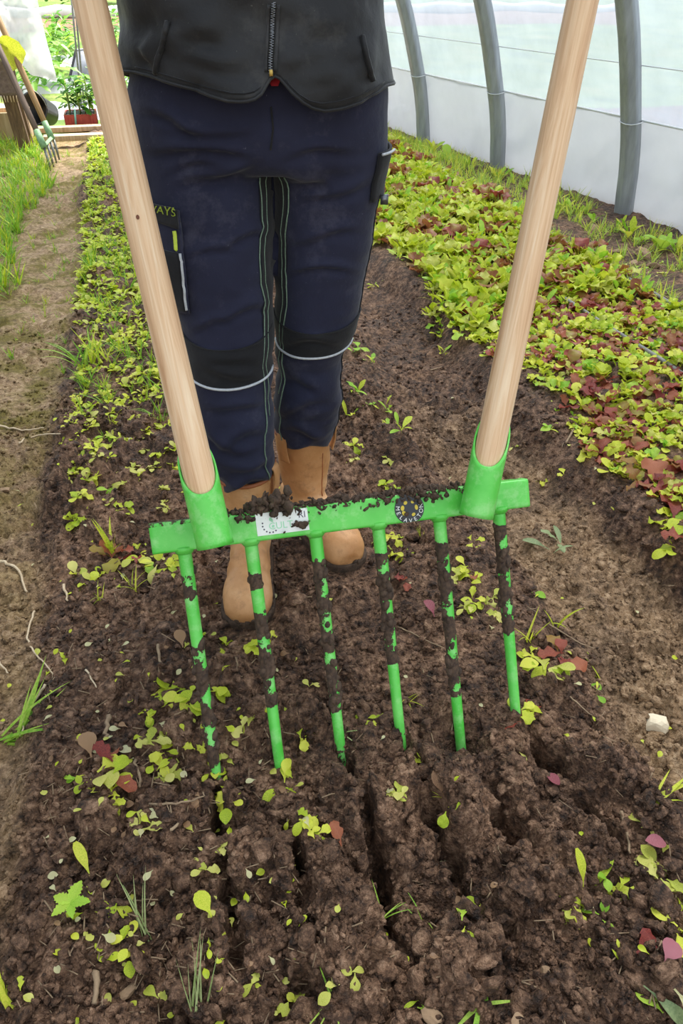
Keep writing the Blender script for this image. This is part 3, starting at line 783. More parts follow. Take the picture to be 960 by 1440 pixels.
# arms, hands, head
def hand(mb, grip, ax, wrist, side):
    """hand closed round a handle; pieces are gathered in mb for one continuous skin"""
    ax = ax.normalized(); out = (wrist-grip); out = (out-ax*out.dot(ax)).normalized(); tan = ax.cross(out)*side
    pr = HRAD+.013
    pal = grip+out*(pr+.004)+tan*.006
    rot = Matrix((tan, ax, out)).transposed()
    mb.ball(pal, .026, .042, .014, rot)
    mb.tube([wrist, wrist.lerp(pal, .6), pal], [.026, .026, .024], 12)
    fr = HRAD+.0095
    for k in range(4):
        o = ax*(-.032+.0215*k); rads = [.0098, .0095, .0088, .0075][:4]; n = 9; sweep = R([205, 225, 222, 200][k]); pts = []
        for i in range(n): 
            a = R(20)+sweep*i/(n-1); pts.append(grip+o+(out*math.cos(a)+tan*math.sin(a))*fr)
        mb.tube(pts, [.0098-.0022*i/(n-1) for i in range(n)], 10)
    pts = [pal-tan*.018+ax*.012]
    for i in range(6):
        a = R(-45)-R(105)*i/5; pts.append(grip+ax*(.02+.022*i/5)+(out*math.cos(a)+tan*math.sin(a))*(HRAD+.0105))
    mb.tube(pts, [.013, .012, .0115, .011, .0105, .0098, .0085], 10)
skin = MB(); sleeve = MB()
neck = Vector((JC.x, JC.y, 1.33))
for s, a0, a2 in ((-1, HA0, HA2), (1, HB0, HB2)):
    ax = (a2-a0).normalized(); grip = a2-ax*.075
    sh = Vector((JC.x, JC.y, 1.275))+RV*(s*.165)
    wr = grip+(sh-grip).normalized()*.085+FV*.03-Vector((0, 0, .0))
    el = sh.lerp(wr, .5)+FV*.12+RV*s*.06-Vector((0, 0, .06))
    sleeve.tube(catmull([sh-RV*s*.04, sh, el, wr], 6), [.07, .07, .068, .066, .064, .062, .06, .06, .058, .056, .054, .053, .052, .05, .048, .046, .044, .042, .04], 16)
    hand(skin, grip, ax, wr, s)
    skin.tube(catmull([Vector((JC.x, JC.y, 1.25)), sh, el, wr], 4), [.05]*4+[.045]*4+[.036, .034, .032, .029, .027], 12)
skin.tube([neck-Vector((0, 0, .12)), neck+Vector((0, 0, .06)), neck+Vector((0, 0, .10))-FV*.01], [.055, .05, .052], 16)
hd = neck+Vector((0, 0, .17))-FV*.015
rotH = Matrix((RV, FV, Vector((0, 0, 1)))).transposed()
skin.ball(hd, .072, .088, .098, rotH, 20, 14); skin.ball(hd+Vector((0, 0, -.05))-FV*.02, .056, .06, .062, rotH, 16, 10)
skin.tube([hd-FV*.082+Vector((0, 0, .02)), hd-FV*.098+Vector((0, 0, -.012)), hd-FV*.104+Vector((0, 0, -.022)), hd-FV*.082+Vector((0, 0, -.032))], [.008, .011, .013, .01], 10)
for s in (-1, 1): skin.ball(hd+RV*s*.074+Vector((0, 0, -.005))+FV*.012, .009, .02, .032, rotH)
SV, SN, SF = remesh(skin, .0042, 3)
body = mk('body', SV, SF, 'skin'); under(body, person)
for s in (-1, 1):
    e = hd-FV*.078+RV*s*.031+Vector((0, 0, .012)); o = MB().ball(e, .014, .009, .0085, rotH).build('eye', 'eye', r=None); under(o, body); i_ = MB().ball(e-FV*.0065, .006, .004, .006, rotH).build('iris', 'iris'); under(i_, o)
    o = MB().tube([hd-FV*.083+RV*s*.014+Vector((0, 0, .03)), hd-FV*.08+RV*s*.032+Vector((0, 0, .035)), hd-FV*.066+RV*s*.05+Vector((0, 0, .03))], [.003, .004, .002], 6).build('eyebrow', 'hair'); under(o, body)
o = MB().tube([hd-FV*.070+RV*t+Vector((0, 0, -.058-.0*abs(t)))-FV*(.010-abs(t)*.25) for t in (-.024, -.012, 0, .012, .024)], [.002, .005, .0055, .005, .002], 8).build('mouth', 'lip'); under(o, body)
hm = MB(); hm.ball(hd+FV*.014+Vector((0, 0, .016)), .082, .088, .098, rotH, 20, 14); hm.ball(hd+FV*.07+Vector((0, 0, -.03)), .045, .04, .07, rotH)
HVt, HN, HF = remesh(hm, .006, 3); keep = [f for f in HF if not all(((Vector(HVt[i])-hd).dot(FV) < -.05 and HVt[i][2] < hd.z+.06) for i in f)]
HVt = HVt+HN*(.003*fbm(HVt[:, 0]*90, HVt[:, 1]*90, HVt[:, 2]*14, 111, 2))[:, None]
o = mk('hair', HVt, keep, 'hair'); under(o, person)
SLV, SLN, SLF = remesh(sleeve, .007, 3); SLV = SLV+SLN*(.004*fbm(SLV[:, 0]*22, SLV[:, 1]*22, SLV[:, 2]*22, 121, 3))[:, None]
o = mk('sleeves', SLV, SLF, 'jacket'); under(o, jacket)
# collar
o = MB().tube([neck+RV*.066*math.cos(a)+FV*.064*math.sin(a)+Vector((0, 0, .012)) for a in np.linspace(-math.pi*.45, math.pi*1.45, 30)], .016, 10).build('collar', 'jacket'); under(o, jacket)

# boots
def make_boot(ax, seed):
    heel, u, ln = ax; s = Vector((-u.y, u.x, 0)); Z = Vector((0, 0, 1)); base = heel+Z*-.018
    def P(x, y, z): return base+s*x+u*y+Z*z
    k = ln/.275
    secs = [(.0, .045, .05, .0), (.012, .062, .075, 0), (.04, .071, .088, 0), (.08, .073, .098, 0), (.12, .074, .092, 0), (.15, .079, .080, 0), (.18, .087, .070, 0), (.21, .093, .064, 0), (.235, .091, .060, 0), (.255, .080, .052, 0), (.268, .058, .042, 0), (.275, .03, .03, 0)]
    def sec(y, w_, h, n=28, z0=.016):
        out = []
        for i in range(n):
            a = 2*math.pi*i/n; ca, sa = math.cos(a), math.sin(a)
            zz = sa; e = 2/2.4; x = w_/2*math.copysign(abs(ca)**e, ca)
            zc = h*.45 if sa > 0 else h*.45
            z = z0+h*.38+(h*.62*abs(sa)**(2/2.2) if sa > 0 else -h*.38*abs(sa)**(2/3.5))
            out.append(P(x, y*k, z))
        return out
    mb = MB(); mb.loft([sec(y, w_, h) for y, w_, h, _ in secs])
    sh = [(.045, .036, .046), (.08, .041, .05), (.11, .0445, .052), (.15, .0495, .055), (.19, .0525, .0575), (.240, .056, .061)]
    mb.loft([[P(rx*math.cos(a), .075*k+ry*math.sin(a)+.012*(.1-z)*5*(z < .1), z) for a in np.linspace(0, 2*math.pi, 32, endpoint=False)] for z, rx, ry in sh])
    V, N, Fc = remesh(mb, .0042, 7)
    loc = V-np.array(base); yy = loc@np.array(u); xx = loc@np.array(s); zz = loc[:, 2]
    d = .0022*fbm(xx*30, yy*30, zz*30, seed, 3)+.004*np.sin(zz*110+xx*20)*np.exp(-((zz-.095)/.03)**2)*np.clip(fbm(xx*14, zz*14, seed=seed+3, oct=2)+.4, 0, 1)+.003*np.sin(yy*150+xx*25)*np.exp(-((yy-.165*k)/.02)**2)*(zz > .05)
    V = V+N*d[:, None]
    r_ = mk('boot', V, Fc, 'leather'); under(r_, person); r_['label'] = 'tan leather pull-on boot with muddy sole'
    # rim
    rim = [P(.0555*math.cos(a), .075*k+.0605*math.sin(a), .240-.004*math.sin(a)) for a in np.linspace(0, 2*math.pi, 33)]
    o = MB().tube(rim, .004, 8).build('rim', 'leather_trim'); under(o, r_)
    # sole
    def outline(off): 
        pts = []
        for y, w_, h, _ in secs: pts.append((w_/2+off, y*k))
        L = [(x, y) for x, y in pts]; return [(x, y) for x, y in L]+[(0, secs[-1][0]*k+off)]+[(-x, y) for x, y in reversed(L)]+[(0, -off)]
    ol = outline(.004); ring_ = lambda z, sc: [P(x*sc, .13+(y-.13)*sc, z) for x, y in ol]
    o = MB().loft([ring_(-.008, .97), ring_(.0, 1.0), ring_(.018, 1.0), ring_(.024, .985)]).build('sole', 'mud'); under(o, r_); o['label'] = 'mud-caked sole'
    # pull loops at both sides of the rim
    for sd in (-1, 1):
        a0 = R(20) if sd > 0 else R(160)
        arc = []
        c_in = lambda z, off: P((.055+off)*math.cos(a0), .075*k+(.060+off)*math.sin(a0), z)
        pl = catmull([c_in(.188, .003), c_in(.215, .009), c_in(.248, .010), c_in(.257, .002), c_in(.248, -.006), c_in(.22, -.004)], 5)
        tv_ = (Vector((0, 0, 1)).cross(c_in(.2, .01)-c_in(.2, 0))).normalized()
        V2 = []; F2 = []
        for p in pl: V2 += [p-tv_*.011, p+tv_*.011]
        F2 = [(2*i, 2*i+1, 2*i+3, 2*i+2) for i in range(len(pl)-1)]
        o = mk('pull_loop', V2, F2, 'leather'); md = o.modifiers.new('t', 'SOLIDIFY'); md.thickness = .003; under(o, r_)
    # front seam and toe mud
    bv = BVHTree.FromPolygons([Vector(v) for v in V], Fc)
    for xo in (.012,):
        pts = []
        for z in np.linspace(.10, .205, 14):
            h = bv.ray_cast(P(xo, .4, z), -u); 
            if h[0]: pts.append(h[0])
        if len(pts) > 2: o = MB().tube(pts, .0012, 6).build('shaft_seam', 'leather_trim'); under(o, r_)
    mbm = MB(); rg = random.Random(seed)
    for _ in range(90):
        t = rg.uniform(-1, 1); y = (.2+.085*(1-abs(t)**2))*k*rg.uniform(.85, 1.0); x = .05*t
        if rg.random() < .4: x = rg.choice((-1, 1))*.047; y = rg.uniform(.02, .24)*k
        h = bv.find_nearest(P(x, y, rg.uniform(.012, .028)))
        q = h[0]; sc_ = rg.uniform(.0015, .006); mbm.ball(q, sc_*1.4, sc_*1.4, sc_*.6, Euler((rg.random()*3, rg.random()*3, rg.random()*3)).to_matrix(), 7, 5)
    o = mbm.build('mud_smears', 'mud'); under(o, r_); o['kind'] = 'stuff'
    return r_
make_boot(bootA, 131); make_boot(bootB, 141)

# ------------------------------------------------------------------ broadfork
mid = B0.lerp(B5, .5); fork = root('broadfork', tine_hit[2].copy(), 'bright green six-tine broadfork with two ash handles, held upright in the soil', 'broadfork')
bar_l = dp(211, 752, project(B0)[2]*.985); 
barL = B0-BX*((B0-bar_l).dot(BX)); barR = B5+BX*.045
BH, BT = .043, .028
rotB = Matrix((BX, BN, -TD)).transposed()
bc = (barL+barR)*.5; bl = (barR-barL).length
def mudattr(o, fn):
    me = o.data; a = me.attributes.new('mud', 'FLOAT', 'POINT'); a.data.foreach_set('value', [float(fn(o.matrix_world @ v.co)) for v in me.vertices])
mb = MB(); NB = 90; rings = []
for i in range(NB+1):
    x = -bl/2+bl*i/NB; rg = []
    cr = .004
    for (sx, sz) in ((1, 1), (-1, 1), (-1, -1), (1, -1)):
        for q in range(4):
            a = {(1, 1): 0, (-1, 1): 90, (-1, -1): 180, (1, -1): 270}[(sx, sz)]+30*q; a = R(a)
            yy = sx*(BT/2-cr)+cr*math.cos(a); zz = sz*(BH/2-cr)+cr*math.sin(a); rg.append(bc+BX*x+BN*yy-TD*zz)
        # subdivide the flats
    rings.append(rg)
rr2 = []
for rg in rings:
    o_ = []
    for i in range(len(rg)):
        a, b = rg[i], rg[(i+1) % len(rg)]; o_.append(a)
        if (a-b).length > .01:
            for k in range(1, 6): o_.append(a.lerp(b, k/6))
    rr2.append(o_)
mb.loft(rr2); crossbar = mb.build('crossbar', 'paint', r=fork)
def bar_mud(p):
    q = p-bc; top = -q.dot(TD)/(BH/2); x = q.dot(BX)
    m = -.25
    if top > .92: m = .48
    elif top > .3: m = .10+.30*(top-.3)
    if -.05 < x < .18 and top > .2: m += .1
    if x < -.2 and top < .8: m -= .3
    if q.dot(BN) < 0: m += .2
    return m
mudattr(crossbar, bar_mud)
# tines with weld collars
for i in range(6):
    a = tine_base[i]+TD*(BH/2-.002); hit = tine_hit[i]; L = (hit-a).length+.045
    V = []; n = 40; seg = 14
    pts = [a+TD*(L*j/n) for j in range(n+1)]; rad = [.0098-.0022*(j/n) for j in range(n+1)]; rad[-1] = .002; rad[-2] = .0045
    t = MB().tube(pts, rad, seg).build('tine', 'paint', r=fork)
    # caked lengths differ from tine to tine
    spans = [[(.10, .22), (.40, 1)], [(.13, .2), (.30, .72)], [(.12, .83)], [(.14, .68)], [(.10, .74)], [(.06, .62)]][i]
    rdv = random.Random(50+i)
    def tm_(p, a=a, L=L, spans=spans):
        s_ = (p-a).dot(TD)/(L-.045); m = -.05
        for s0, s1 in spans:
            if s0 < s_ < s1: m = .58+.16*math.sin(s_*37+i)
        if s_ > 1.0: m = .5
        side = (p-(a+TD*(p-a).dot(TD))).dot(BX); 
        m += -side/.01*.12
        return m
    mudattr(t, tm_)
    col_ = MB().tube([a-TD*.003, a+TD*.003, a+TD*.008], [.017, .0145, .0105], 16).build('weld_collar', 'paint'); under(col_, t); col_.matrix_parent_inverse = (Matrix.Translation(-fork.location)).copy() if False else col_.matrix_parent_inverse
    mudattr(col_, lambda p: 0.0)
    # lumps of caked earth
    ml = MB(); rg = random.Random(60+i)
    for s0, s1 in spans:
        for _ in range(int(80*(s1-s0))+4):
            s_ = rg.uniform(s0, s1); ang = rg.uniform(0, 6.28); d_ = BX*math.cos(ang)+BN*math.sin(ang); c_ = a+TD*((L-.045)*s_)+d_*.0075; sc_ = rg.uniform(.002, .006)
            ml.ball(c_, sc_, sc_*1.2, sc_*rg.uniform(1.0, 2.2), Matrix((BX, BN, -TD)).transposed() @ Euler((rg.random()*.6, rg.random()*.6, 0)).to_matrix(), 6, 4)
    o = ml.build('caked_mud', 'mud'); under(o, t); o['kind'] = 'stuff'
def fix_child(o, p):   # parts of parts: both built in world coordinates
    o.parent = p
# handles and sockets
for (a, b, a2, lbl) in ((HA0, HA1, HA2, 'l'), (HB0, HB1, HB2, 'r')):
    ax = (a2-a).normalized(); L = (a2-a).length
    rot = ax.to_track_quat('Z', 'Y').to_matrix()
    n = 60; seg = 28; V = []; Fc = []
    for j in range(n+1):
        s_ = .012+(L-.012)*j/n; r_ = HRAD*(.985+.015*math.cos(s_*9))
        if j == n: r_ *= .6
        if j == n-1: r_ *= .93
        for k in range(seg):
            th = 2*math.pi*k/seg; V.append((r_*math.cos(th), r_*math.sin(th), s_))
    Fc = [(j*seg+k, j*seg+(k+1) % seg, (j+1)*seg+(k+1) % seg, (j+1)*seg+k) for j in range(n) for k in range(seg)]+[tuple(range(seg-1, -1, -1)), tuple(n*seg+k for k in range(seg))]
    h = mk('handle', V, Fc, 'ash'); h.parent = fork; h.matrix_local = Matrix.Translation(a-fork.location) @ rot.to_4x4(); h['label'] = 'smooth pale ash handle'
    # socket: tube cut aslant, the low side of the cut towards the camera
    toc = (CAMP-a); toc = (toc-ax*toc.dot(ax)).normalized(); side = ax.cross(toc)
    ro, ri = .0248, .0222; seg = 48; So, Si = [], []
    front_len, back_len = ((.072, .150) if lbl == 'l' else (.074, .160))
    rings_o = [[] for _ in range(13)]; rings_i = [[] for _ in range(13)]
    for k in range(seg):
        th = 2*math.pi*k/seg; d_ = toc*math.cos(th)+side*math.sin(th)
        c01 = (1-math.cos(th))/2; top = front_len+(back_len-front_len)*c01**1.15
        for j in range(13):
            s_ = top*j/12; flare = 1+.02*math.exp(-((s_-.09)/.006)**2)
            rings_o[j].append(a+ax*s_+d_*ro*flare); rings_i[j].append(a+ax*s_+d_*ri)
    mb = MB(); mb.loft(rings_o, False); mb.loft(rings_i[::-1], False)
    mb.add(rings_o[0]+rings_i[0], [(k, (k+1) % seg, seg+(k+1) % seg, seg+k) for k in range(seg)]); mb.add(rings_o[-1]+rings_i[-1], [(k, (k+1) % seg, seg+(k+1) % seg, seg+k) for k in range(seg)])
    so_ = mb.build('socket', 'paint', r=fork); mudattr(so_, lambda p: -.2)
    so_['label'] = 'green steel socket cut aslant'
    # gusset welding the socket to the bar
    c_ = bc+BX*((a+ax*.05-bc).dot(BX)); g0 = a+ax*.06
    dd = (c_-g0); g = MB().tube([g0+dd*.3, c_+BN*(BT/2-.004)], [.020, .022], 16).build('weld_gusset', 'paint', r=fork); mudattr(g, lambda p: .1)
# knot on the left handle
hd_ = (HA2-HA0).normalized()
for py in (313,):
    f_ = None; lo, hi = 0, 1
    for _ in range(40):
        m_ = (lo+hi)/2
        if project(HA0.lerp(HA2, m_))[1] > py: lo = m_
        else: hi = m_
    p = HA0.lerp(HA2, lo); toc = (CAMP-p); toc = (toc-hd_*toc.dot(hd_)).normalized(); sd_ = hd_.cross(toc)
    if sd_.dot(RV) < 0: sd_ = -sd_
    dirk = (toc*.97-sd_*.10).normalized(); kx = dirk.cross(hd_)
    V = [p+dirk*(HRAD+.0004)]; 
    for k in range(10): V.append(p+dirk*(HRAD+.0001)+kx*.0022*math.cos(k*.628)+hd_*.0030*math.sin(k*.628))
    o = mk('knot', V, [(0, 1+k, 1+(k+1) % 10) for k in range(10)], 'knot'); under(o, fork); o['label'] = 'small dark knot'
# stickers on the bar's front
def bar_pt(px, py, off=0):
    d = ray(px, py); c = bc+BN*(BT/2+off); t = (c-CAMP).dot(BN)/d.dot(BN); return CAMP+d*t
def bar_frame(px, py, off): return bar_pt(px, py, off)
wl = [bar_pt(358, 719, .0006), bar_pt(431, 708, .0006)]
xl = (wl[0]-bc).dot(BX); xr = (wl[1]-bc).dot(BX); zt_, zb_ = BH/2-.003, -BH/2+.008
def bp(x, z, off): return bc+BX*x-TD*z+BN*(BT/2+off)
def plate(x0, x1, z0, z1, off, th):
    q = [bp(x0, z0, off), bp(x1, z0, off), bp(x1, z1, off), bp(x0, z1, off)]; q2 = [v-BN*th for v in q]
    return q+q2, [(0, 1, 2, 3), (7, 6, 5, 4), (0, 4, 5, 1), (1, 5, 6, 2), (2, 6, 7, 3), (3, 7, 4, 0)]
v, f = plate(xl, xr, zb_, zt_, .0008, .0010); lab = mk('paper_label', v, f, 'label_white', smooth=False); under(lab, fork); lab['label'] = 'white paper label, half muddy'
def bar_text(s, x, z, size, mat, off=.0010, rot=0, parent=lab):
    tv, tf = text_mesh(s, size, .0002); cr_, sr_ = math.cos(rot), math.sin(rot)
    o = mk('lettering', [bp(x+cr_*q.x-sr_*q.y, z+sr_*q.x+cr_*q.y, off+q.z) for q in tv], tf, mat, smooth=False); under(o, parent); return o
bar_text('RI', xr-.0085, .0095, .013, 'ink_grey'); bar_text('CULTA', (xl+xr)/2+.002, -.002, .014, 'ink_green')
dm = MB()
for k in range(7):
    a_ = R(165)+R(140)*k/6; c_ = (xl+.020+.0115*math.cos(a_), .001+.0115*math.sin(a_)); dm.add(*[[bp(c_[0]+.0013*math.cos(t), c_[1]+.0013*math.sin(t), .0011) for t in np.linspace(0, 6.28, 7)[:-1]], [tuple(range(6))]])
o = dm.build('dot_ring', 'ink_grey', smooth=False); under(o, lab)
lf = MB()
for (lx, lz, an) in ((.019, .006, 50), (.024, .004, 130), (.021, -.003, 20)):
    lf.add([bp(xl+lx+.005*t*math.cos(R(an))-sgn*.0022*math.sin(math.pi*t)*math.sin(R(an)), lz+.007*t*math.sin(R(an))+sgn*.0022*math.sin(math.pi*t)*math.cos(R(an)), .0011) for sgn, ts in ((1, (0, .3, .6, 1)), (-1, (.6, .3))) for t in ts], [tuple(range(6))])
o = lf.build('leaf_emblem', 'ink_green', smooth=False); under(o, lab)
bcx = (bar_pt(575, 712, 0)-bc).dot(BX); bz = -.001; br_ = .0222
def disc(name, cx, cz, r_, off, mat, parent, n=32, cut=BH/2-.001):
    rim = [(cx+r_*math.cos(t), min(max(cz+r_*math.sin(t), -cut), cut)) for t in np.linspace(0, 2*math.pi, n+1)[:-1]]
    V = [bp(x, z, off) for x, z in rim]+[bp(x, z, off-.0008) for x, z in rim]
    o = mk(name, V, [tuple(range(n))]+[(k, n+k, n+(k+1) % n, (k+1) % n) for k in range(n)], mat, smooth=False); under(o, parent); return o
rs_ = disc('round_sticker', bcx, bz, br_, .0009, 'label_black', fork); rs_['label'] = 'round black sticker with yellow emblem and white letters'
for ch, an in zip('NOTEVALEM', np.linspace(8, -188, 9)):
    bar_text(ch, bcx+0.0180*math.cos(R(an)), bz+.0180*math.sin(R(an)), .0085, 'label_white', .0012, R(an)+math.pi/2, rs_)
em = MB()
for an, l_, w_ in ((170, .008, .0028), (215, .008, .0030), (5, .008, .0024), (-60, .006, .0024), (120, .006, .0026), (60, .005, .002)):
    cx, cz = bcx+.0105*math.cos(R(an)), bz+.0105*math.sin(R(an)); t_ = R(an+90)
    em.add([bp(cx+l_/2*math.cos(q)*math.cos(t_)-w_*math.sin(q)*math.sin(t_), cz+l_/2*math.cos(q)*math.sin(t_)+w_*math.sin(q)*math.cos(t_), .0012) for q in np.linspace(0, 6.28, 11)[:-1]], [tuple(range(10))])
o = em.build('sun_emblem', 'label_yellow', smooth=False); under(o, rs_)
# mud lying on the bar
ml = MB(); rg = random.Random(77)
def lump(c, sc_, fl=.6):
    n0 = len(ml.v); sc_ *= rg.choice((.6, .8, 1, 1, 1.5)); ml.ball(c, sc_*rg.uniform(.7, 2.0), sc_*rg.uniform(.7, 1.4), sc_*fl*rg.uniform(.6, 1.2), Euler((rg.random()*3, rg.random()*3, rg.random()*3)).to_matrix(), 7, 5)
    for i in range(n0+7, len(ml.v)-7): ml.v[i] = c+(ml.v[i]-c)*rg.uniform(.75, 1.2)
for _ in range(300):
    x = rg.uniform(-.19, bl/2-.09) if rg.random() < .9 else rg.uniform(-bl/2, bl/2-.05); lump(bp(x, BH/2+.001, -rg.uniform(0, BT)), rg.uniform(.002, .0055))
for _ in range(120):
    x = rg.uniform(-.16, bl/2-.12); z = BH/2-abs(rg.gauss(0, .006)); lump(bp(x, z, .0005), rg.uniform(.0012, .0035), .4)
for (px, py, n, sp, sz) in ((386, 702, 40, .012, .006), (372, 714, 30, .010, .005), (398, 718, 16, .005, .0045), (424, 737, 24, .005, .0042), (440, 706, 8, .006, .003), (345, 728, 12, .006, .0035), (585, 694, 24, .02, .004), (612, 697, 22, .008, .004), (520, 712, 8, .004, .0035), (541, 706, 8, .005, .0035), (655, 690, 14, .006, .004), (572, 699, 20, .014, .0035), (400, 748, 3, .001, .0025)):
    c0 = bar_pt(px, py, .002)
    for _ in range(n): lump(c0+BX*rg.gauss(0, sp)-TD*rg.gauss(0, sp*.45)+BN*rg.uniform(-.004, .004), rg.uniform(.4, 1)*sz, .8)
o = ml.build('caked_mud', 'mud', r=fork); o['kind'] = 'stuff'

# ------------------------------------------------------------------ leaves and plants
def leaf_arrays(L, W, shape, curl=.8, fold=.25, ruffle=0., nv=7, nu=4, seed=0):
    """a leaf from the origin along +Y, face up (+Z); returns vertices and quads"""
    rg = random.Random(seed); V = []
    y = z = 0.0; th = 0.0; dl = L/nv
    for j in range(nv+1):
        t = j/nv
        if shape == 'blade': wd = W*(1-t**2.2)*(.75+.25*min(1, t*6))+.0002
        elif shape == 'oval': wd = W*max(.04, math.sin(math.pi*min(1, .03+t*.97))**.8)
        elif shape == 'toothed': wd = W*max(.04, math.sin(math.pi*t**.85)**.9)*(1+.16*((j % 2)*2-1))
        elif shape == 'spoon': wd = W*(.10+.9*sstep(.12, .62, np.array(t)))*(math.sqrt(max(0, 1-((t-.62)/.40)**2)) if t > .62 else 1)+.0002
        else: wd = W*(.12+.88*sstep(.1, .55, np.array(t)))*(math.sqrt(max(0, 1-((t-.6)/.42)**2)) if t > .6 else 1)*(1+.22*math.sin(j*2.6+seed))+.0002
        wd = float(wd)
        for i in range(nu+1):
            u = -1+2*i/nu
            rz = ruffle*W*abs(u)**2*math.sin(j*2.1+(1.3 if u > 0 else 0)+seed)*min(1, t*2.5)
            x = u*wd/2*(1+.0*rg.random()); up = fold*abs(u)*wd/2+rz
            V.append((x, y-math.sin(th)*up, z+math.cos(th)*up))
        th -= curl/nv*(1+.3*rg.uniform(-1, 1)); y += math.cos(th)*dl; z += math.sin(th)*dl
    n = nu+1; Fc = [(j*n+i, j*n+i+1, (j+1)*n+i+1, (j+1)*n+i) for j in range(nv) for i in range(nu)]
    return np.array(V), np.array(Fc)
LEAF = {}
def leafset(key, mat, specs):
    LEAF[key] = []
    for k, sp in enumerate(specs):
        v, f = leaf_arrays(seed=k*3+len(LEAF), **sp); me = bpy.data.meshes.new('leaf'); me.from_pydata(v.tolist(), [], f.tolist()); me.materials.append(M[mat])
        me.polygons.foreach_set('use_smooth', [True]*len(f)); me.update(); LEAF[key].append((me, v, f, mat))
lett = [dict(L=1, W=.62, shape='lobed', curl=.9, fold=.25, ruffle=.18), dict(L=1, W=.5, shape='lobed', curl=.5, fold=.4, ruffle=.14), dict(L=1, W=.7, shape='spoon', curl=1.2, fold=.15, ruffle=.12), dict(L=.9, W=.55, shape='lobed', curl=1.4, fold=.3, ruffle=.22)]
for k in ('lime', 'red', 'bronze', 'yellow', 'green'): leafset('lettuce_'+k, k, lett)
rnd_ = [dict(L=1, W=.62, shape='spoon', curl=.6, fold=.15), dict(L=1, W=.5, shape='spoon', curl=1.0, fold=.25), dict(L=.8, W=.6, shape='oval', curl=.5, fold=.2)]
for k in ('lime', 'yellow', 'green', 'red', 'cream', 'sage', 'pink', 'dry'): leafset('round_'+k, k, rnd_)
lon = [dict(L=1, W=.26, shape='spoon', curl=.6, fold=.3), dict(L=1, W=.2, shape='oval', curl=.9, fold=.3), dict(L=1, W=.32, shape='lobed', curl=.5, fold=.2, ruffle=.1)]
for k in ('green', 'lime', 'sage', 'dark_leaf'): leafset('long_'+k, k, lon)
bl_ = [dict(L=1, W=.05, shape='blade', curl=.5, fold=.5, nv=7, nu=2), dict(L=1, W=.04, shape='blade', curl=1.1, fold=.4, nv=7, nu=2), dict(L=1, W=.06, shape='blade', curl=.15, fold=.4, nv=5, nu=2)]
for k in ('grass', 'pale_grass', 'lime'): leafset('blade_'+k, k, bl_)
leafset('toothed', 'green', [dict(L=1, W=.55, shape='toothed', curl=.4, fold=.25, nv=12, nu=4)])
def leaf_xf(yaw, tilt, roll, sc, off=(0, 0, 0)):
    return Matrix.Translation(off) @ Euler((0, 0, yaw)).to_matrix().to_4x4() @ Euler((tilt, roll, 0), 'XYZ').to_matrix().to_4x4() @ Matrix.Scale(sc, 4)
def rosette(rg, n, size, t0, t1, spread=.004, keys=('lettuce_lime',), jit=.4):
    out = []; a0 = rg.random()*6.28
    for i in range(n):
        yaw = a0+i*2.4+rg.uniform(-jit, jit); f = i/max(1, n-1)
        tilt = t0+(t1-t0)*f+rg.uniform(-.15, .15); sc = size*rg.uniform(.7, 1.05)*(1-.25*f)
        key = rg.choice(keys); k = rg.randrange(len(LEAF[key]))
        out.append((key, k, leaf_xf(yaw, tilt, rg.uniform(-.2, .2), sc, (rg.uniform(-1, 1)*spread, rg.uniform(-1, 1)*spread, 0))))
    return out
def plant_obj(name, loc, leaves, label, cat, group=None, part='leaf', yaw=0):
    r_ = root(name, loc, label, cat, group); r_.rotation_euler = (0, 0, yaw)
    for key, k, m in leaves:
        o = bpy.data.objects.new(part, LEAF[key][k][0]); C.objects.link(o); o.parent = r_; o.matrix_local = m
    return r_
def joined_mesh(leaves):
    mats = sorted({LEAF[k][i][3] for k, i, _ in leaves}); V, Fc, MI = [], [], []; b = 0
    for key, k, m in leaves:
        _, v, f, mat = LEAF[key][k]; a = np.array(m); V.append(v@a[:3, :3].T+a[:3, 3]); Fc.append(f+b); MI += [mats.index(mat)]*len(f); b += len(v)
    me = bpy.data.meshes.new('plant'); me.from_pydata(np.concatenate(V).tolist(), [], np.concatenate(Fc).tolist())
    for x in mats: me.materials.append(M[x])
    me.polygons.foreach_set('material_index', MI); me.polygons.foreach_set('use_smooth', [True]*len(MI)); me.update(); return me
def stuff_plants(name, placed, label, cat, parent=None):
    """placed: list of (position, yaw, scale, leaves); one joined object"""
    mats = []; items = []
    for p, yaw, sc, leaves in placed:
        W_ = Matrix.Translation(p) @ Matrix.Rotation(yaw, 4, 'Z') @ Matrix.Scale(sc, 4)
        for key, k, m in leaves:
            _, v, f, mat = LEAF[key][k]
            if mat not in mats: mats.append(mat)
            a = np.array(W_ @ m); items.append((v@a[:3, :3].T+a[:3, 3], f, mats.index(mat)))
    o = concat(name, items, mats, parent); tag(o, label, cat, None, 'stuff'); return o
def small_lod(key):
    """coarser leaves for far plants"""
    return key
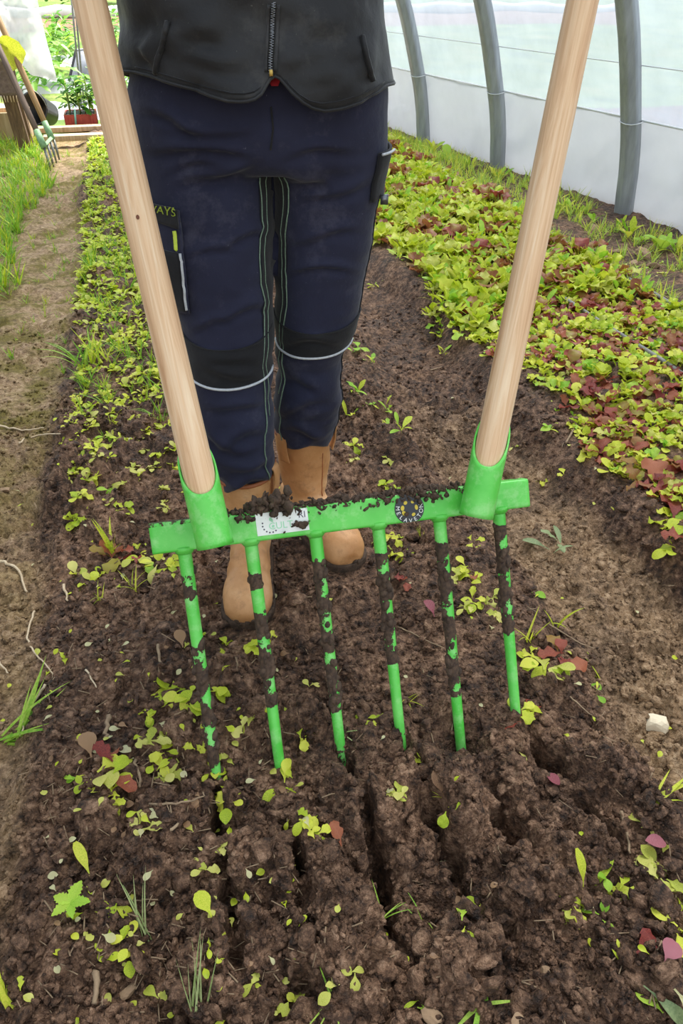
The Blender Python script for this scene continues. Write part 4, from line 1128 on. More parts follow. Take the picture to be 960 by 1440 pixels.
# ------------- lettuce bed
rg = random.Random(3)
spots = []
yy = .62
while yy < 5.9:
    xx = .93
    while xx < 1.74:
        px_x = xx+rg.uniform(-.022, .022); px_y = yy+rg.uniform(-.022, .022)
        edge = .985+.03*math.sin(px_y*5)+.02*math.sin(px_y*13)+(.0 if px_y > 1.1 else .02)
        if px_x > edge and rg.random() < .93:
            u, v, dd = project((px_x, px_y, .05))
            if -40 < u < 1010 and v > 150: spots.append((dd, px_x, px_y))
        xx += .039 if yy < 2.6 else .052
    yy += .039 if yy < 2.6 else .052
spots.sort()
redness = lambda x, y: float(vnoise(np.array([x*8.5]), np.array([y*8.5]), seed=151)[0])
protoG, protoR, protoY = [], [], []
for i in range(9):
    protoG.append(rosette(rg, rg.randint(6, 8), .055, .45, 1.35, .012, ('lettuce_lime', 'lettuce_lime', 'lettuce_green', 'round_lime')))
    protoR.append(rosette(rg, rg.randint(6, 8), .055, .45, 1.3, .012, ('lettuce_red', 'lettuce_red', 'lettuce_bronze')))
    protoY.append(rosette(rg, rg.randint(5, 7), .052, .5, 1.35, .012, ('lettuce_lime', 'lettuce_yellow', 'round_lime')))
tallG = [rosette(rg, rg.randint(8, 10), .095, .85, 1.45, .02, k_) for i in range(3) for k_ in (('long_lime', 'lettuce_lime', 'blade_lime'), ('long_green', 'long_lime', 'blade_lime', 'blade_grass'), ('lettuce_yellow', 'long_lime', 'lettuce_lime'))]
tallR = [rosette(rg, 7, .085, .7, 1.35, .016, ('lettuce_red', 'lettuce_bronze', 'lettuce_bronze')) for i in range(4)]
meshG = [joined_mesh(p) for p in protoG]; meshR = [joined_mesh(p) for p in protoR]; meshY = [joined_mesh(p) for p in protoY]
count = dict(g=0, r=0); far = []
for n, (dd, x, y) in enumerate(spots):
    z = gz(x, y)-.003; isred = rg.random() < (.36 if y < 2.0 else .24)+.30*redness(x, y)
    sc = rg.uniform(.72, 1.2); yaw = rg.random()*6.28
    if isred: sc *= 1.15
    if isred and count['r'] < 105:
        i = rg.randrange(9); near = count['r'] < 50; count['r'] += 1; lb, gr = 'small dark red-leaved lettuce growing in the dense mixed bed', 'red lettuces in the dense bed'
        pr, me = protoR[i], meshR[i]
    elif not isred and count['g'] < 195:
        i = rg.randrange(9); near = count['g'] < 100; count['g'] += 1
        yl = rg.random() < .4
        lb, gr = ('small yellow-green lettuce growing in the dense mixed bed', 'yellow-green lettuces in the dense bed') if yl else ('small lime green lettuce growing in the dense mixed bed', 'lime green lettuces in the dense bed')
        pr, me = (protoY[i], meshY[i]) if yl else (protoG[i], meshG[i])
    else:
        tall = y > 2.1+.3*rg.random()
        far.append((Vector((x, y, z)), yaw, sc*(1.0 if not tall else rg.uniform(.8, 1.15)), (protoR[rg.randrange(9)] if not tall else tallR[rg.randrange(4)]) if isred else (tallG[rg.randrange(9)] if tall else rg.choice(protoG+protoY)))); continue
    wh = 'at the edge of the dense bed above the furrow' if x < 1.12 else 'between the furrow edge and the middle drip pipe' if x < 1.36 else 'right beside the middle drip pipe' if x < 1.48 else 'between the two drip pipes' if x < 1.64 else 'at the weedy outer edge of the dense bed'
    lb = lb.replace('growing in the dense mixed bed', wh); gr = gr.replace('in the dense bed', wh)
    if near:
        r_ = plant_obj('lettuce_plant', (x, y, z), pr, lb, 'lettuce', gr, yaw=yaw); r_.scale = (sc,)*3
    else:
        o = bpy.data.objects.new('lettuce_plant', me); C.objects.link(o); o.location = (x, y, z); o.rotation_euler = (0, 0, yaw); o.scale = (sc,)*3; tag(o, lb, 'lettuce', gr)
stuff_plants('lettuce_crop', far, 'dense mixed lettuce and leafy greens along the far part of the bed', 'lettuce')
# low filler greens between the lettuces
fill = []
micro = [rosette(rg, 4, .020, .1, .9, .006, ('round_lime', 'round_green', 'round_yellow')) for i in range(6)]
for _ in range(900):
    y = .85+3.6*rg.random()**1.5; x = rg.uniform(1.0, 1.76); fill.append((Vector((x, y, gz(x, y)-.002)), rg.random()*6.28, rg.uniform(.7, 1.5), rg.choice(micro)))
stuff_plants('seedling_carpet', fill, 'tiny seedlings filling the gaps between the lettuces', 'seedling')

# ------------- weeds between the lettuce bed and the film
gtuft = [[(rg.choice(('blade_grass', 'blade_lime', 'blade_grass')), rg.randrange(3), leaf_xf(rg.random()*6.28, rg.uniform(.7, 1.45), 0, rg.uniform(.05, .11), (rg.uniform(-.012, .012), rg.uniform(-.012, .012), 0))) for _ in range(9)] for _ in range(6)]
wd = []
for _ in range(1700):
    y = .9+5.0*rg.random(); xw = 2.03+(5.39-y)*.139
    x = rg.uniform(1.70, xw-.06)
    if vnoise(np.array([x*5]), np.array([y*5]), seed=161)[0] < -.25 and x > 1.82 and y < 3.4: continue
    p = Vector((x, y, gz(x, y)-.003)); t = rg.random()
    wd.append((p, rg.random()*6.28, rg.uniform(.5, 1.0) if t < .62 else rg.uniform(.8, 1.6), rg.choice(gtuft) if t < .62 else rg.choice(micro)))
stuff_plants('weed_carpet', wd, 'low grass and weeds between the lettuce bed and the film', 'weeds')
wallweeds = [(560, 205, .10), (590, 212, .09), (608, 216, .15), (628, 222, .12), (662, 235, .10), (700, 252, .11), (718, 258, .08), (780, 285, .08), (800, 290, .10), (838, 312, .08), (872, 318, .09), (884, 335, .12), (930, 352, .13), (950, 356, .10), (812, 300, .06), (905, 342, .06)]
for i, (px, py, h) in enumerate(wallweeds):
    p = gp(px, py); lv = rosette(rg, 7, h, .7, 1.4, .012, (('long_green', 'long_lime') if i % 3 else ('long_green', 'blade_grass', 'round_green')))
    plant_obj('wall_weed', p, lv, 'leafy green weed growing at the foot of the white plastic skirt', 'weed', 'weeds along the skirt')
# drip pipes
def pipe(x0, y0, y1, label, wob):
    pts = [Vector((x0+wob*math.sin(y*1.7), y, gz(x0+wob*math.sin(y*1.7), y)+.012)) for y in np.linspace(y0, y1, 40)]
    zs = [p.z for p in pts]
    for i in range(len(pts)): pts[i].z = float(np.mean(zs[max(0, i-3):i+4]))-.004
    tag(MB().tube(pts, .007, 8).build('drip_pipe', 'pipe'), label, 'pipe', 'drip pipes')
pipe(1.745, .9, 5.6, 'grey drip pipe along the weedy outer edge of the lettuce bed', .01)
pipe(1.42, .7, 5.6, 'grey drip pipe half hidden down the middle of the lettuce bed', .012)

# ------------- weed strip on the left of the working bed
strip = []; nobj = 0
sp = []
for _ in range(1700):
    y = 1.15+4.9*rg.random()**.85; x = -.245+.30*rg.random()**1.25+.015*math.sin(y*6)
    dens = sstep(1.35, 2.0, np.array(y))
    if rg.random() > .18+.82*float(dens): continue
    if x > .0 and y < 2.2: continue
    sp.append((y, x))
sp.sort()
weedp = [rosette(rg, rg.randint(4, 6), .034, .2, 1.1, .008, ('round_lime', 'round_yellow', 'lettuce_lime', 'long_lime')) for i in range(8)]
wmesh = [joined_mesh(q) for q in weedp]
for n, (y, x) in enumerate(sp):
    p = Vector((x, y, gz(x, y)-.003)); sc = rg.uniform(.6, 1.35); i = rg.randrange(8)
    wl_b = 'lime green weed seedling '+('on the path edge of the weed strip' if x < -.17 else 'in the middle of the weed strip' if x < -.07 else 'on the bed side of the weed strip, towards the trousers')
    if n < 60: r_ = plant_obj('weed_seedling', p, weedp[i], wl_b, 'seedling', wl_b, yaw=rg.random()*6.28); r_.scale = (sc,)*3
    elif n < 260:
        o = bpy.data.objects.new('weed_seedling', wmesh[i]); C.objects.link(o); o.location = p; o.rotation_euler = (0, 0, rg.random()*6.28); o.scale = (sc,)*3; tag(o, wl_b, 'seedling', wl_b)
    else: strip.append((p, rg.random()*6.28, sc*1.1, weedp[i]))
for _ in range(300):
    y = 1.75+4.2*rg.random(); x = -.24+.27*rg.random(); strip.append((Vector((x, y, gz(x, y)-.003)), rg.random()*6.28, rg.uniform(.35, .9), rg.choice(gtuft)))
stuff_plants('weed_strip', strip, 'far part of the weedy strip between path and bed', 'weeds')
# grass along the left edge of the path
gs = []
for _ in range(900):
    y = 2.35+3.9*rg.random(); x = -.50-.75*rg.random()**1.2+.05*math.sin(y*3)
    if y < 3 and x > -.56: continue
    gs.append((Vector((x, y, gz(x, y)-.004)), rg.random()*6.28, rg.uniform(.7, 1.5), rg.choice(gtuft)))
for _ in range(160):
    y = 2.2+3.6*rg.random(); x = rg.uniform(-.5, -.27); gs.append((Vector((x, y, gz(x, y)-.003)), rg.random()*6.28, rg.uniform(.3, .6), rg.choice(micro+gtuft)))
stuff_plants('grass_verge', gs, 'bright green grass verge on the outer side of the muddy path', 'grass')

# ------------- plants in the worked soil, where the photograph shows them
def seedling(px, py, kind, size, label=None, n=5):
    p = gp(px, py, .006); size *= 1.25
    K = {'lime': ('round_lime', 'lettuce_lime'), 'yellow': ('round_yellow', 'lettuce_yellow'), 'green': ('round_green', 'long_lime'), 'red': ('lettuce_red', 'lettuce_bronze'), 'mix': ('lettuce_red', 'round_lime', 'lettuce_lime', 'round_yellow'), 'sage': ('long_sage',), 'weed': ('long_green', 'long_lime')}[kind]
    LB = {'lime': 'lime green lettuce seedling lying in the dark worked soil', 'yellow': 'wilted yellowish seedling on the dark worked soil', 'green': 'fresh green weed seedling on the bare soil', 'red': 'dark red lettuce standing in the worked soil',
          'mix': 'lettuce with red and lime leaves uprooted in the worked soil', 'sage': 'pale grey-green weed with long leaves on the soil', 'weed': 'upright weed with long green leaves in the bare soil'}
    t0, t1 = (.0, .7) if kind in ('lime', 'yellow', 'mix', 'green') else (.3, 1.1)
    if kind == 'weed': t0, t1 = .6, 1.3
    rg_ = random.Random(px*7+py)
    lv = rosette(rg_, n, size, t0, t1, size*.28, K, .8)
    wh = ('beside the boots and trouser legs, behind the green bar' if py < 720 and 280 < px < 640 else 'in the weedy strip side of the bed, behind the fork' if py < 720 and px <= 280 else 'below the edge of the lettuce bed' if px > 700 and py < 900 else
          'between the muddy path and the first tine' if px < 250 and py < 900 else 'among the six tines' if py < 1000 and px < 760 else 'beside the last tine, towards the brown path' if py < 1020 else 'around the tips of the first tines' if py < 1180 and px < 460 else 'near the tine tips and fresh slots' if py < 1180 else 'in front of the slots, on the path side' if px < 460 else 'among the open tine slots' if px < 720 else 'on the loose soil beyond the last slot')
    LB = {'lime': 'lime green lettuce seedling', 'yellow': 'wilted yellowish seedling', 'green': 'fresh green weed seedling', 'red': 'dark red lettuce', 'mix': 'lettuce with red and lime leaves', 'sage': 'pale grey-green long-leaved weed', 'weed': 'upright long-leaved green weed'}
    LB = {k_: v_+' '+wh for k_, v_ in LB.items()}
    if label: return plant_obj('seedling', p, lv, label, 'seedling')
    return plant_obj('seedling', p, lv, LB[kind], 'seedling', kind+' plants '+wh)
for a in [(243, 975, 'lime', .040, None, 8), (262, 988, 'lime', .034, None, 6), (228, 965, 'lime', .03), (318, 975, 'lime', .03), (215, 1045, 'yellow', .028), (228, 1062, 'lime', .026), (230, 1098, 'yellow', .03), (222, 1080, 'lime', .025), (150, 1088, 'mix', .040, None, 7), (158, 1120, 'lime', .034, None, 6), (120, 1108, 'lime', .018, None, 3),
          (312, 1112, 'lime', .032), (325, 1130, 'lime', .026), (398, 1108, 'lime', .034), (430, 1156, 'lime', .026), (205, 1168, 'yellow', .026), (282, 1225, 'yellow', .022), (163, 1282, 'lime', .026, None, 3), (178, 1328, 'lime', .024, None, 4), (183, 1352, 'lime', .02, None, 2), (595, 1066, 'lime', .03), (555, 1120, 'yellow', .024), (628, 1188, 'lime', .022, None, 3), (668, 1276, 'lime', .026, None, 4), (652, 1302, 'green', .022, None, 3), (798, 1264, 'lime', .028, None, 4), (806, 1282, 'yellow', .022), (888, 1262, 'lime', .034, None, 4), (948, 1275, 'lime', .04, None, 4), (948, 1300, 'lime', .036, None, 4), (925, 1215, 'yellow', .03), (933, 1240, 'yellow', .028), (735, 1008, 'mix', .036, None, 6), (770, 942, 'mix', .042, None, 7), (785, 925, 'red', .036), (742, 925, 'lime', .026), (665, 765, 'lime', .032, None, 4), (652, 800, 'lime', .03), (640, 812, 'yellow', .028), (662, 818, 'mix', .032), (690, 846, 'yellow', .028), (668, 848, 'lime', .026), (565, 820, 'red', .026), (552, 758, 'lime', .03), (538, 768, 'yellow', .026), (560, 780, 'lime', .026), (520, 1016, 'lime', .022), (352, 916, 'lime', .028), (324, 911, 'lime', .028), (376, 902, 'lime', .028, None, 3), (345, 1018, 'yellow', .024), (300, 1048, 'yellow', .024), (280, 1055, 'lime', .026), (165, 785, 'red', .048, None, 7), (188, 792, 'mix', .036), (225, 792, 'mix', .036), (238, 800, 'lime', .03), (215, 800, 'green', .032), (205, 1010, 'lime', .02), (110, 1100, 'green', .016, None, 3), (845, 1232, 'green', .022, None, 3), (300, 1085, 'lime', .024), (655, 855, 'yellow', .022), (700, 870, 'yellow', .022), (495, 630, 'lime', .028), (497, 648, 'yellow', .02), (545, 650, 'yellow', .024), (540, 688, 'lime', .026), (580, 705, 'red', .03), (572, 712, 'lime', .024), (560, 690, 'green', .02), (170, 650, 'lime', .032), (178, 668, 'yellow', .03), (160, 690, 'green', .036), (192, 660, 'yellow', .026), (212, 665, 'yellow', .024), (218, 640, 'lime', .022), (205, 640, 'yellow', .026), (106, 634, 'lime', .022), (137, 645, 'yellow', .02), (150, 618, 'green', .028), (128, 598, 'yellow', .022), (222, 585, 'lime', .036), (232, 600, 'lime', .032), (196, 605, 'yellow', .02), (185, 520, 'lime', .036), (205, 528, 'lime', .034), (228, 690, 'yellow', .026), (232, 715, 'yellow', .026), (425, 1040, 'lime', .02), (445, 1178, 'lime', .02), (780, 772, 'sage', .055, None, 5), (840, 975, 'green', .02, None, 3), (752, 838, 'green', .024, None, 3), (905, 1152, 'yellow', .022, None, 3), (435, 968, 'yellow', .018, None, 3), (940, 745, 'lime', .04, None, 5), (955, 770, 'lime', .036, None, 5), (720, 630, 'yellow', .022, None, 3), (790, 690, 'lime', .024, None, 3), (760, 680, 'lime', .022, None, 3), (808, 605, 'green', .026), (490, 492, 'weed', .05), (505, 500, 'green', .036), (520, 512, 'weed', .035), (500, 560, 'weed', .045), (490, 585, 'weed', .05), (545, 580, 'weed', .05), (565, 612, 'weed', .045), (542, 605, 'weed', .032), (520, 570, 'green', .024), (625, 500, 'weed', .035), (556, 400, 'weed', .05), (530, 405, 'green', .05), (770, 612, 'green', .03), (470, 1395, 'yellow', .018, None, 3), (500, 1378, 'yellow', .022, None, 3), (360, 1380, 'yellow', .02, None, 3), (420, 1420, 'yellow', .026, None, 4), (230, 1405, 'yellow', .024, None, 3), (310, 1210, 'yellow', .018, None, 3), (590, 1405, 'green', .02, None, 3), (865, 1340, 'green', .018, None, 2), (840, 1290, 'green', .02, None, 3)]:
    seedling(*a)
# single leaves lying about
def loose_leaf(px, py, key, k, sc, yaw, tilt, label, off=.008):
    p = gp(px, py, off); o = bpy.data.objects.new('fallen_leaf', LEAF[key][k][0]); C.objects.link(o); o.matrix_world = Matrix.Translation(p) @ leaf_xf(yaw, tilt, .1, sc*1.1); tag(o, label, 'leaf'); return o
for a in [(893, 1345, 'lettuce_red', 0, .036, -1.2, .25, 'large crimson lettuce leaf lying beside a pale pink one'), (930, 1362, 'round_pink', 0, .034, -1.0, .2, 'pale pink lettuce leaf lying tip to tip with a crimson one'), (905, 1385, 'long_sage', 0, .06, -2.6, .1, 'long cream-coloured leaf curled on the soil'), (945, 1395, 'round_cream', 1, .045, -2.9, .2, 'cream leaf below the pink lettuce leaf'),
          (930, 1428, 'round_green', 0, .030, .4, .2, 'round green leaf beside the cream leaves'), (300, 1300, 'round_lime', 0, .030, .5, .7, 'single broad bright green leaf standing in the soil by a tine slot'), (620, 1150, 'round_dry', 0, .035, .1, .8, 'curled dry brown leaf standing between the tine slots'), (610, 872, 'round_pink', 1, .035, .2, .9, 'dull pink leaf standing between two tines'),
          (258, 915, 'round_dry', 0, .03, .2, .8, 'round brown leaf beside the outermost tine by the path'), (130, 1070, 'round_dry', 0, .040, .2, .5, 'reddish brown leaf beside the uprooted lettuce'), (185, 1060, 'round_cream', 2, .024, 1.0, .2, 'pale oval fallen leaf'), (785, 1108, 'round_pink', 2, .026, .5, .4, 'small pink leaf beyond the tine slots'), (935, 1190, 'round_pink', 2, .032, 1.2, .4, 'small pink leaf near the yellowish seedlings'),
          (480, 1195, 'lettuce_red', 1, .03, .2, .6, 'dark red leaf half buried beside a tine slot'), (918, 690, 'lettuce_red', 0, .075, -.3, .9, 'big dark red lettuce leaf at the corner of the dense bed'), (945, 735, 'lettuce_red', 2, .07, -.6, .7, 'drooping dark red lettuce leaf over the edge of the bed'), (905, 660, 'lettuce_bronze', 1, .06, 1.4, .6, 'bronze lettuce leaf at the edge of the dense bed'), (378, 980, 'round_cream', 1, .03, 1.9, .1, 'pale pinkish leaf beside the second tine'), (600, 1320, 'round_pink', 1, .022, 1.9, .1, 'small pale pink leaf among clods'), (130, 1240, 'long_lime', 0, .05, .4, .6, 'upright strap-shaped green leaf near the path'), (818, 1252, 'long_lime', 0, .045, .1, 1.2, 'strap-shaped green leaf standing beside its twin'), (835, 1250, 'long_lime', 1, .045, -1.0, .7, 'strap-shaped green leaf leaning away from its twin')]:
    loose_leaf(*a)
# five-leaved weed
p = gp(104, 1282, .022); lv = [('toothed', 0, leaf_xf(a, .15, 0, s_)) for a, s_ in ((-.45, .029), (.95, .025), (2.0, .024), (-1.75, .024), (3.3, .020))]
fw = plant_obj('toothed_weed', p, lv, 'bright green weed with five toothed leaves beside the path', 'weed'); o = MB().tube([(0, 0, -.028), (0, 0, 0)], .0018, 6).build('stem', 'stem', fw)
# grass tufts
def tuft(px, py, n, L, label, group=None, lean=None, key='blade_grass', spread=.008, t0=.5, t1=1.4, width=1.0):
    p = gp(px, py, -.003); rg_ = random.Random(px+py*3); lv = []
    for i in range(n):
        yaw = rg_.random()*6.28 if lean is None else lean+rg_.uniform(-.5, .5)
        m = leaf_xf(yaw, rg_.uniform(t0, t1), 0, L*rg_.uniform(.6, 1.1), (rg_.uniform(-spread, spread), rg_.uniform(-spread, spread), 0)) @ Matrix.Diagonal((width, 1, 1, 1))
        lv.append((key, rg_.randrange(3), m))
    return plant_obj('grass_tuft', p, lv, label, 'grass', group, part='blade')
tuft(2, 1040, 13, .15, 'large coarse grass tuft sprawling over the muddy path', lean=-1.6, key='blade_grass', t0=.12, t1=.75, width=.9)
tuft(28, 1035, 6, .12, 'second part of coarse path grass with upright blades', lean=-.6, key='blade_grass', t0=.4, t1=.9)
tuft(12, 1410, 7, .06, 'small green grass tuft at the very edge of the path', lean=.3, key='blade_lime', width=2)
tuft(280, 1432, 9, .10, 'spray of thin pale green stalks rising from the soil', key='blade_pale_grass', t0=.8, t1=1.4, lean=-.2, width=.45)
tuft(203, 1318, 6, .10, 'bunch of long pale stalks beside the yellowish seedlings', key='blade_pale_grass', t0=.9, t1=1.3, lean=.1, width=.5)
tuft(845, 955, 9, .075, 'wispy grass tuft beside the red-leaved lettuce', lean=.5, key='blade_lime', t0=.3, t1=1.0)
tuft(742, 905, 7, .07, 'thin upright grass next to the last tine', key='blade_lime', t0=.9, t1=1.4)
tuft(778, 880, 3, .075, 'broad single grass blades standing beyond the last tine', key='blade_lime', t0=1.1, t1=1.4, width=2.4)
tuft(920, 1125, 4, .07, 'grass blades leaning over the path near the pale stone', key='blade_lime', lean=-1.2, t0=.1, t1=.5, width=1.6)
tuft(568, 985, 6, .04, 'tiny grass tuft beside the fourth tine', key='blade_lime')
tuft(475, 1030, 3, .05, 'pale straw-like blades beside the third tine', key='blade_pale_grass', t0=.2, t1=.7)
tuft(155, 780, 6, .085, 'upright fresh grass blades behind the dark red lettuce', key='blade_lime', t0=1.0, t1=1.45, width=1.8)
tuft(138, 842, 7, .045, 'little grass tuft on the edge of the path below the red lettuce', key='blade_lime')
tuft(190, 828, 8, .05, 'little grass tuft between the red lettuce and the first tine', key='blade_lime')
tuft(120, 515, 16, .12, 'lush grass tuft at the near end of the weed strip', key='blade_grass', t0=.9, t1=1.4, width=1.5, spread=.03)
tuft(140, 505, 12, .11, 'lush grass among lettuce leaves at the near end of the weed strip', key='blade_lime', t0=.9, t1=1.4, width=1.5, spread=.025)
tuft(118, 572, 8, .06, 'star-shaped grass tuft flat on the path edge', key='blade_lime', t0=.1, t1=.6, width=1.5)
tuft(465, 1415, 5, .05, 'thin olive grass lying among the clods', key='blade_grass', t0=.05, t1=.3)
tuft(680, 1415, 4, .055, 'flat olive grass blade with a brown tip on the clods', key='blade_grass', t0=.02, t1=.15, width=2)
tuft(535, 1290, 6, .045, 'grass sprouting at a tine slot', key='blade_grass', t0=.5, t1=1.1)
tuft(600, 1300, 4, .05, 'grass blades slanting across the soil between two slots', key='blade_grass', t0=.3, t1=.8, lean=.5)
tuft(325, 440, 6, .05, 'grass behind the near trouser leg', key='blade_lime')
tuft(160, 600, 6, .05, 'short grass in the gap of the weed strip', key='blade_lime')
tuft(620, 1150, 3, .03, 'short grass at the dry leaf', key='blade_lime')
tuft(592, 745, 5, .03, 'short grass below the bar', key='blade_lime', t0=.9, t1=1.4)

# ------------------------------------------------------------------ crumbs, roots, sticks, stones
def crumbs(name, n, smin, smax, area, seed, label, flat=.7, sub=1):
    rs = np.random.RandomState(seed); bm = bmesh.new(); bmesh.ops.create_icosphere(bm, subdivisions=sub, radius=1); v0 = np.array([v.co[:] for v in bm.verts]); f0 = np.array([[v.index for v in f.verts] for f in bm.faces]); bm.free()
    px = rs.uniform(area[0], area[2], n); py = area[1]+(area[3]-area[1])*rs.uniform(0, 1, n)
    P = np.array([tuple(zp(a, b, 0))[:2] for a, b in zip(px, py)])
    keep = (P[:, 0] > -.5) & (P[:, 0] < 1.05) & (P[:, 1] < 2.6); P = P[keep]; n = len(P)
    zz = height(P[:, 0], P[:, 1]); _, pl, pr, br = base_height(P[:, 0], P[:, 1])
    sz = smin*(smax/smin)**(rs.uniform(0, 1, n)**2.2)*(1-.2*pl)
    V = np.empty((n, len(v0), 3)); Fc = np.empty((n, len(f0), 3), int)
    for i in range(n):
        v = v0*(1+(rs.uniform(-.30, .30, (len(v0), 1)) if sub == 1 else .5*fbm(v0[:, 0]*1.7+i*3.1, v0[:, 1]*1.7, v0[:, 2]*1.7, seed, 3)[:, None]))*np.array([1, rs.uniform(.6, 1), rs.uniform(.45, 1)*flat])
        m = np.array(Euler(rs.uniform(0, 6.28, 3)).to_matrix()) if rs.rand() < .5 else np.array(Matrix.Rotation(rs.uniform(0, 6.28), 3, 'Z'))
        V[i] = (v@m.T)*sz[i]+np.array([P[i, 0], P[i, 1], zz[i]+sz[i]*.22]); Fc[i] = f0+i*len(v0)
    o = concat(name, [(V.reshape(-1, 3), Fc.reshape(-1, 3), 0)], ['soil']); me = o.data; zone_attr(me, V[:, :, 0].ravel(), V[:, :, 1].ravel())
    tag(o, label, 'soil', None, 'stuff'); return o
crumbs('soil_crumbs', 24000, .0018, .008, (-20, 560, 980, 1460), 5, 'fine crumbs of earth over the worked soil')
crumbs('soil_clods', 1500, .006, .017, (-20, 560, 980, 1460), 6, 'small clods of earth over the worked soil', .6, 2)
crumbs('far_crumbs', 5000, .004, .012, (-20, 360, 980, 620), 7, 'crumbs of earth along the far part of the bed')
# leaf litter
lit = []; rgl = random.Random(23)
for _ in range(330):
    px = rgl.uniform(60, 420) if rgl.random() < .55 else rgl.uniform(0, 960); py = rgl.uniform(560, 1440); p = gp(px, py, .006)
    if p.x > .98: continue
    lit.append((p, rgl.random()*6.28, rgl.uniform(.008, .018), [(rgl.choice(('round_yellow', 'round_cream', 'round_lime', 'round_lime', 'round_dry')), rgl.randrange(3), leaf_xf(0, rgl.uniform(-.1, .9), rgl.uniform(-.4, .4), 1.0))]))
stuff_plants('leaf_litter', lit, 'tiny scraps of yellow and green leaf strewn over the worked soil', 'leaf litter')
# straw bits
def straws(n, seed):
    rg_ = random.Random(seed); mb = MB()
    for _ in range(n):
        px = rg_.uniform(0, 960) if rg_.random() < .5 else rg_.uniform(60, 420); py = rg_.uniform(520, 1440); p = gp(px, py, .003)
        if p.x > 1.0: continue
        a = rg_.random()*6.28; L = rg_.uniform(.006, .03); d_ = Vector((math.cos(a), math.sin(a), rg_.uniform(-.2, .4))); mb.tube([p-d_*L/2, p+d_*L/2+Vector((rg_.uniform(-.003, .003), 0, .001))], rg_.uniform(.0004, .0011), 4)
    o = mb.build('straw_bits', 'straw'); tag(o, 'bits of straw and dead stalk strewn over the soil', 'straw', None, 'stuff')
straws(650, 4)
def rootlet(pts, r_, label, mat='root', name='root', group=None, off=.006):
    P = [gp(x, y, off) for x, y in pts]; P = catmull(P, 6); rg_ = random.Random(int(pts[0][0]*3+pts[0][1])); 
    P = [p+Vector((rg_.uniform(-1, 1), rg_.uniform(-1, 1), rg_.uniform(-.5, .5)))*r_*.7 for p in P]
    P = [Vector((p.x, p.y, max(p.z, gz(p.x, p.y)+r_*.5))) for p in P]
    tag(MB().tube(P, [r_*(1-.5*i/len(P)) for i in range(len(P))], 6).build(name, mat), label, 'root' if mat == 'root' else 'stick', group)
G_ = 'pale roots on the muddy path'
for pts, r_, lb in [([(0, 792), (25, 803), (38, 838)], .0035, 'thick pale root lying on the muddy path'), ([(50, 862), (40, 895), (45, 915), (62, 935), (75, 952)], .0022, 'winding thin pale root on the muddy path'), ([(66, 965), (42, 1000), (30, 1038)], .0025, 'curved pale root above the coarse grass'), ([(0, 604), (30, 600), (62, 604)], .003, 'long pale root lying across the far path'), ([(28, 626), (55, 615), (85, 613)], .003, 'pale root just below another one on the far path'), ([(90, 826), (96, 848)], .003, 'short pale root stub on the path'), ([(122, 945), (136, 970)], .0018, 'short thin pale root at the bed edge'), ([(0, 935), (12, 950)], .002, 'short pale root at the edge of the path')]: rootlet(pts, r_, lb, group=G_)
for pts, r_, lb in [([(212, 1135), (250, 1136), (288, 1124)], .002, 'thin brown stick lying between the uprooted seedlings'), ([(152, 1012), (150, 1042)], .0045, 'thick pale stalk standing behind the red-brown leaf'), ([(180, 1078), (186, 1108)], .003, 'brown stalk beside a forked one'), ([(190, 1072), (200, 1112)], .003, 'forked brown stalk in the soil'), ([(135, 1370), (136, 1415)], .0045, 'thick fibrous brown stalk near the front'), ([(222, 910), (230, 950)], .003, 'brown twig between the path and the first tine'), ([(560, 885), (600, 905), (625, 915)], .0015, 'thin dry stalk between tines'), ([(770, 880), (810, 905), (835, 915)], .0016, 'thin dry stalk beside the wispy grass'), ([(800, 985), (830, 1012)], .0015, 'thin dry stalk near the pale stone'), ([(605, 530), (622, 518)], .0025, 'short pale twig in the furrow'), ([(795, 625), (808, 600), (800, 592)], .003, 'bent dark twig beneath the lettuces'), ([(862, 1168), (885, 1205)], .003, 'dark stalk in the last tine slot'), ([(240, 1170), (262, 1150)], .0025, 'brown twig slanting behind a wilted seedling')]: rootlet(pts, r_, lb, 'straw', 'stick')
def stone(px, py, s, mat, label, group=None, seed=0, flat=.5):
    p = gp(px, py, s*.1); bm = bmesh.new(); bmesh.ops.create_icosphere(bm, subdivisions=3, radius=1)
    V = np.array([v.co[:] for v in bm.verts]); k = 1+.22*fbm(V[:, 0]*1.6+seed, V[:, 1]*1.6, V[:, 2]*1.6, 171+seed, 3); V = V*k[:, None]
    rs = np.random.RandomState(seed)
    for _ in range(7):
        nrm = rs.normal(size=3); nrm /= np.linalg.norm(nrm); dd = V@nrm; lim = .72; V -= np.where(dd > lim, dd-lim, 0)[:, None]*nrm
    V = V*np.array([1.2, .85, flat])*s; m = np.array(Euler((.3, .2, seed)).to_matrix()); V = V@m.T+np.array(p)
    o = mk('stone', V, [[v.index for v in f.verts] for f in bm.faces], mat, smooth=False); bm.free(); tag(o, label, 'stone', group)
stone(915, 1020, .027, 'stone', 'pale cream stone with flat faces on the brown path', None, 3, .75)
for i, (px, py, s_) in enumerate([(835, 322, .03), (855, 368, .035), (905, 360, .045), (918, 375, .03), (870, 355, .028), (890, 372, .026)]): stone(px, py, s_, 'rock', 'brown lump of stony earth among the weeds by the skirt', 'stones by the skirt', i+5)
for i, (px, py, s_) in enumerate([(8, 690, .016), (180, 1395, .01), (768, 1372, .01), (610, 1430, .012), (730, 1438, .010)]): stone(px, py, s_, 'rock', 'small brown stone half sunk in the soil', 'small stones in the soil', i+15)

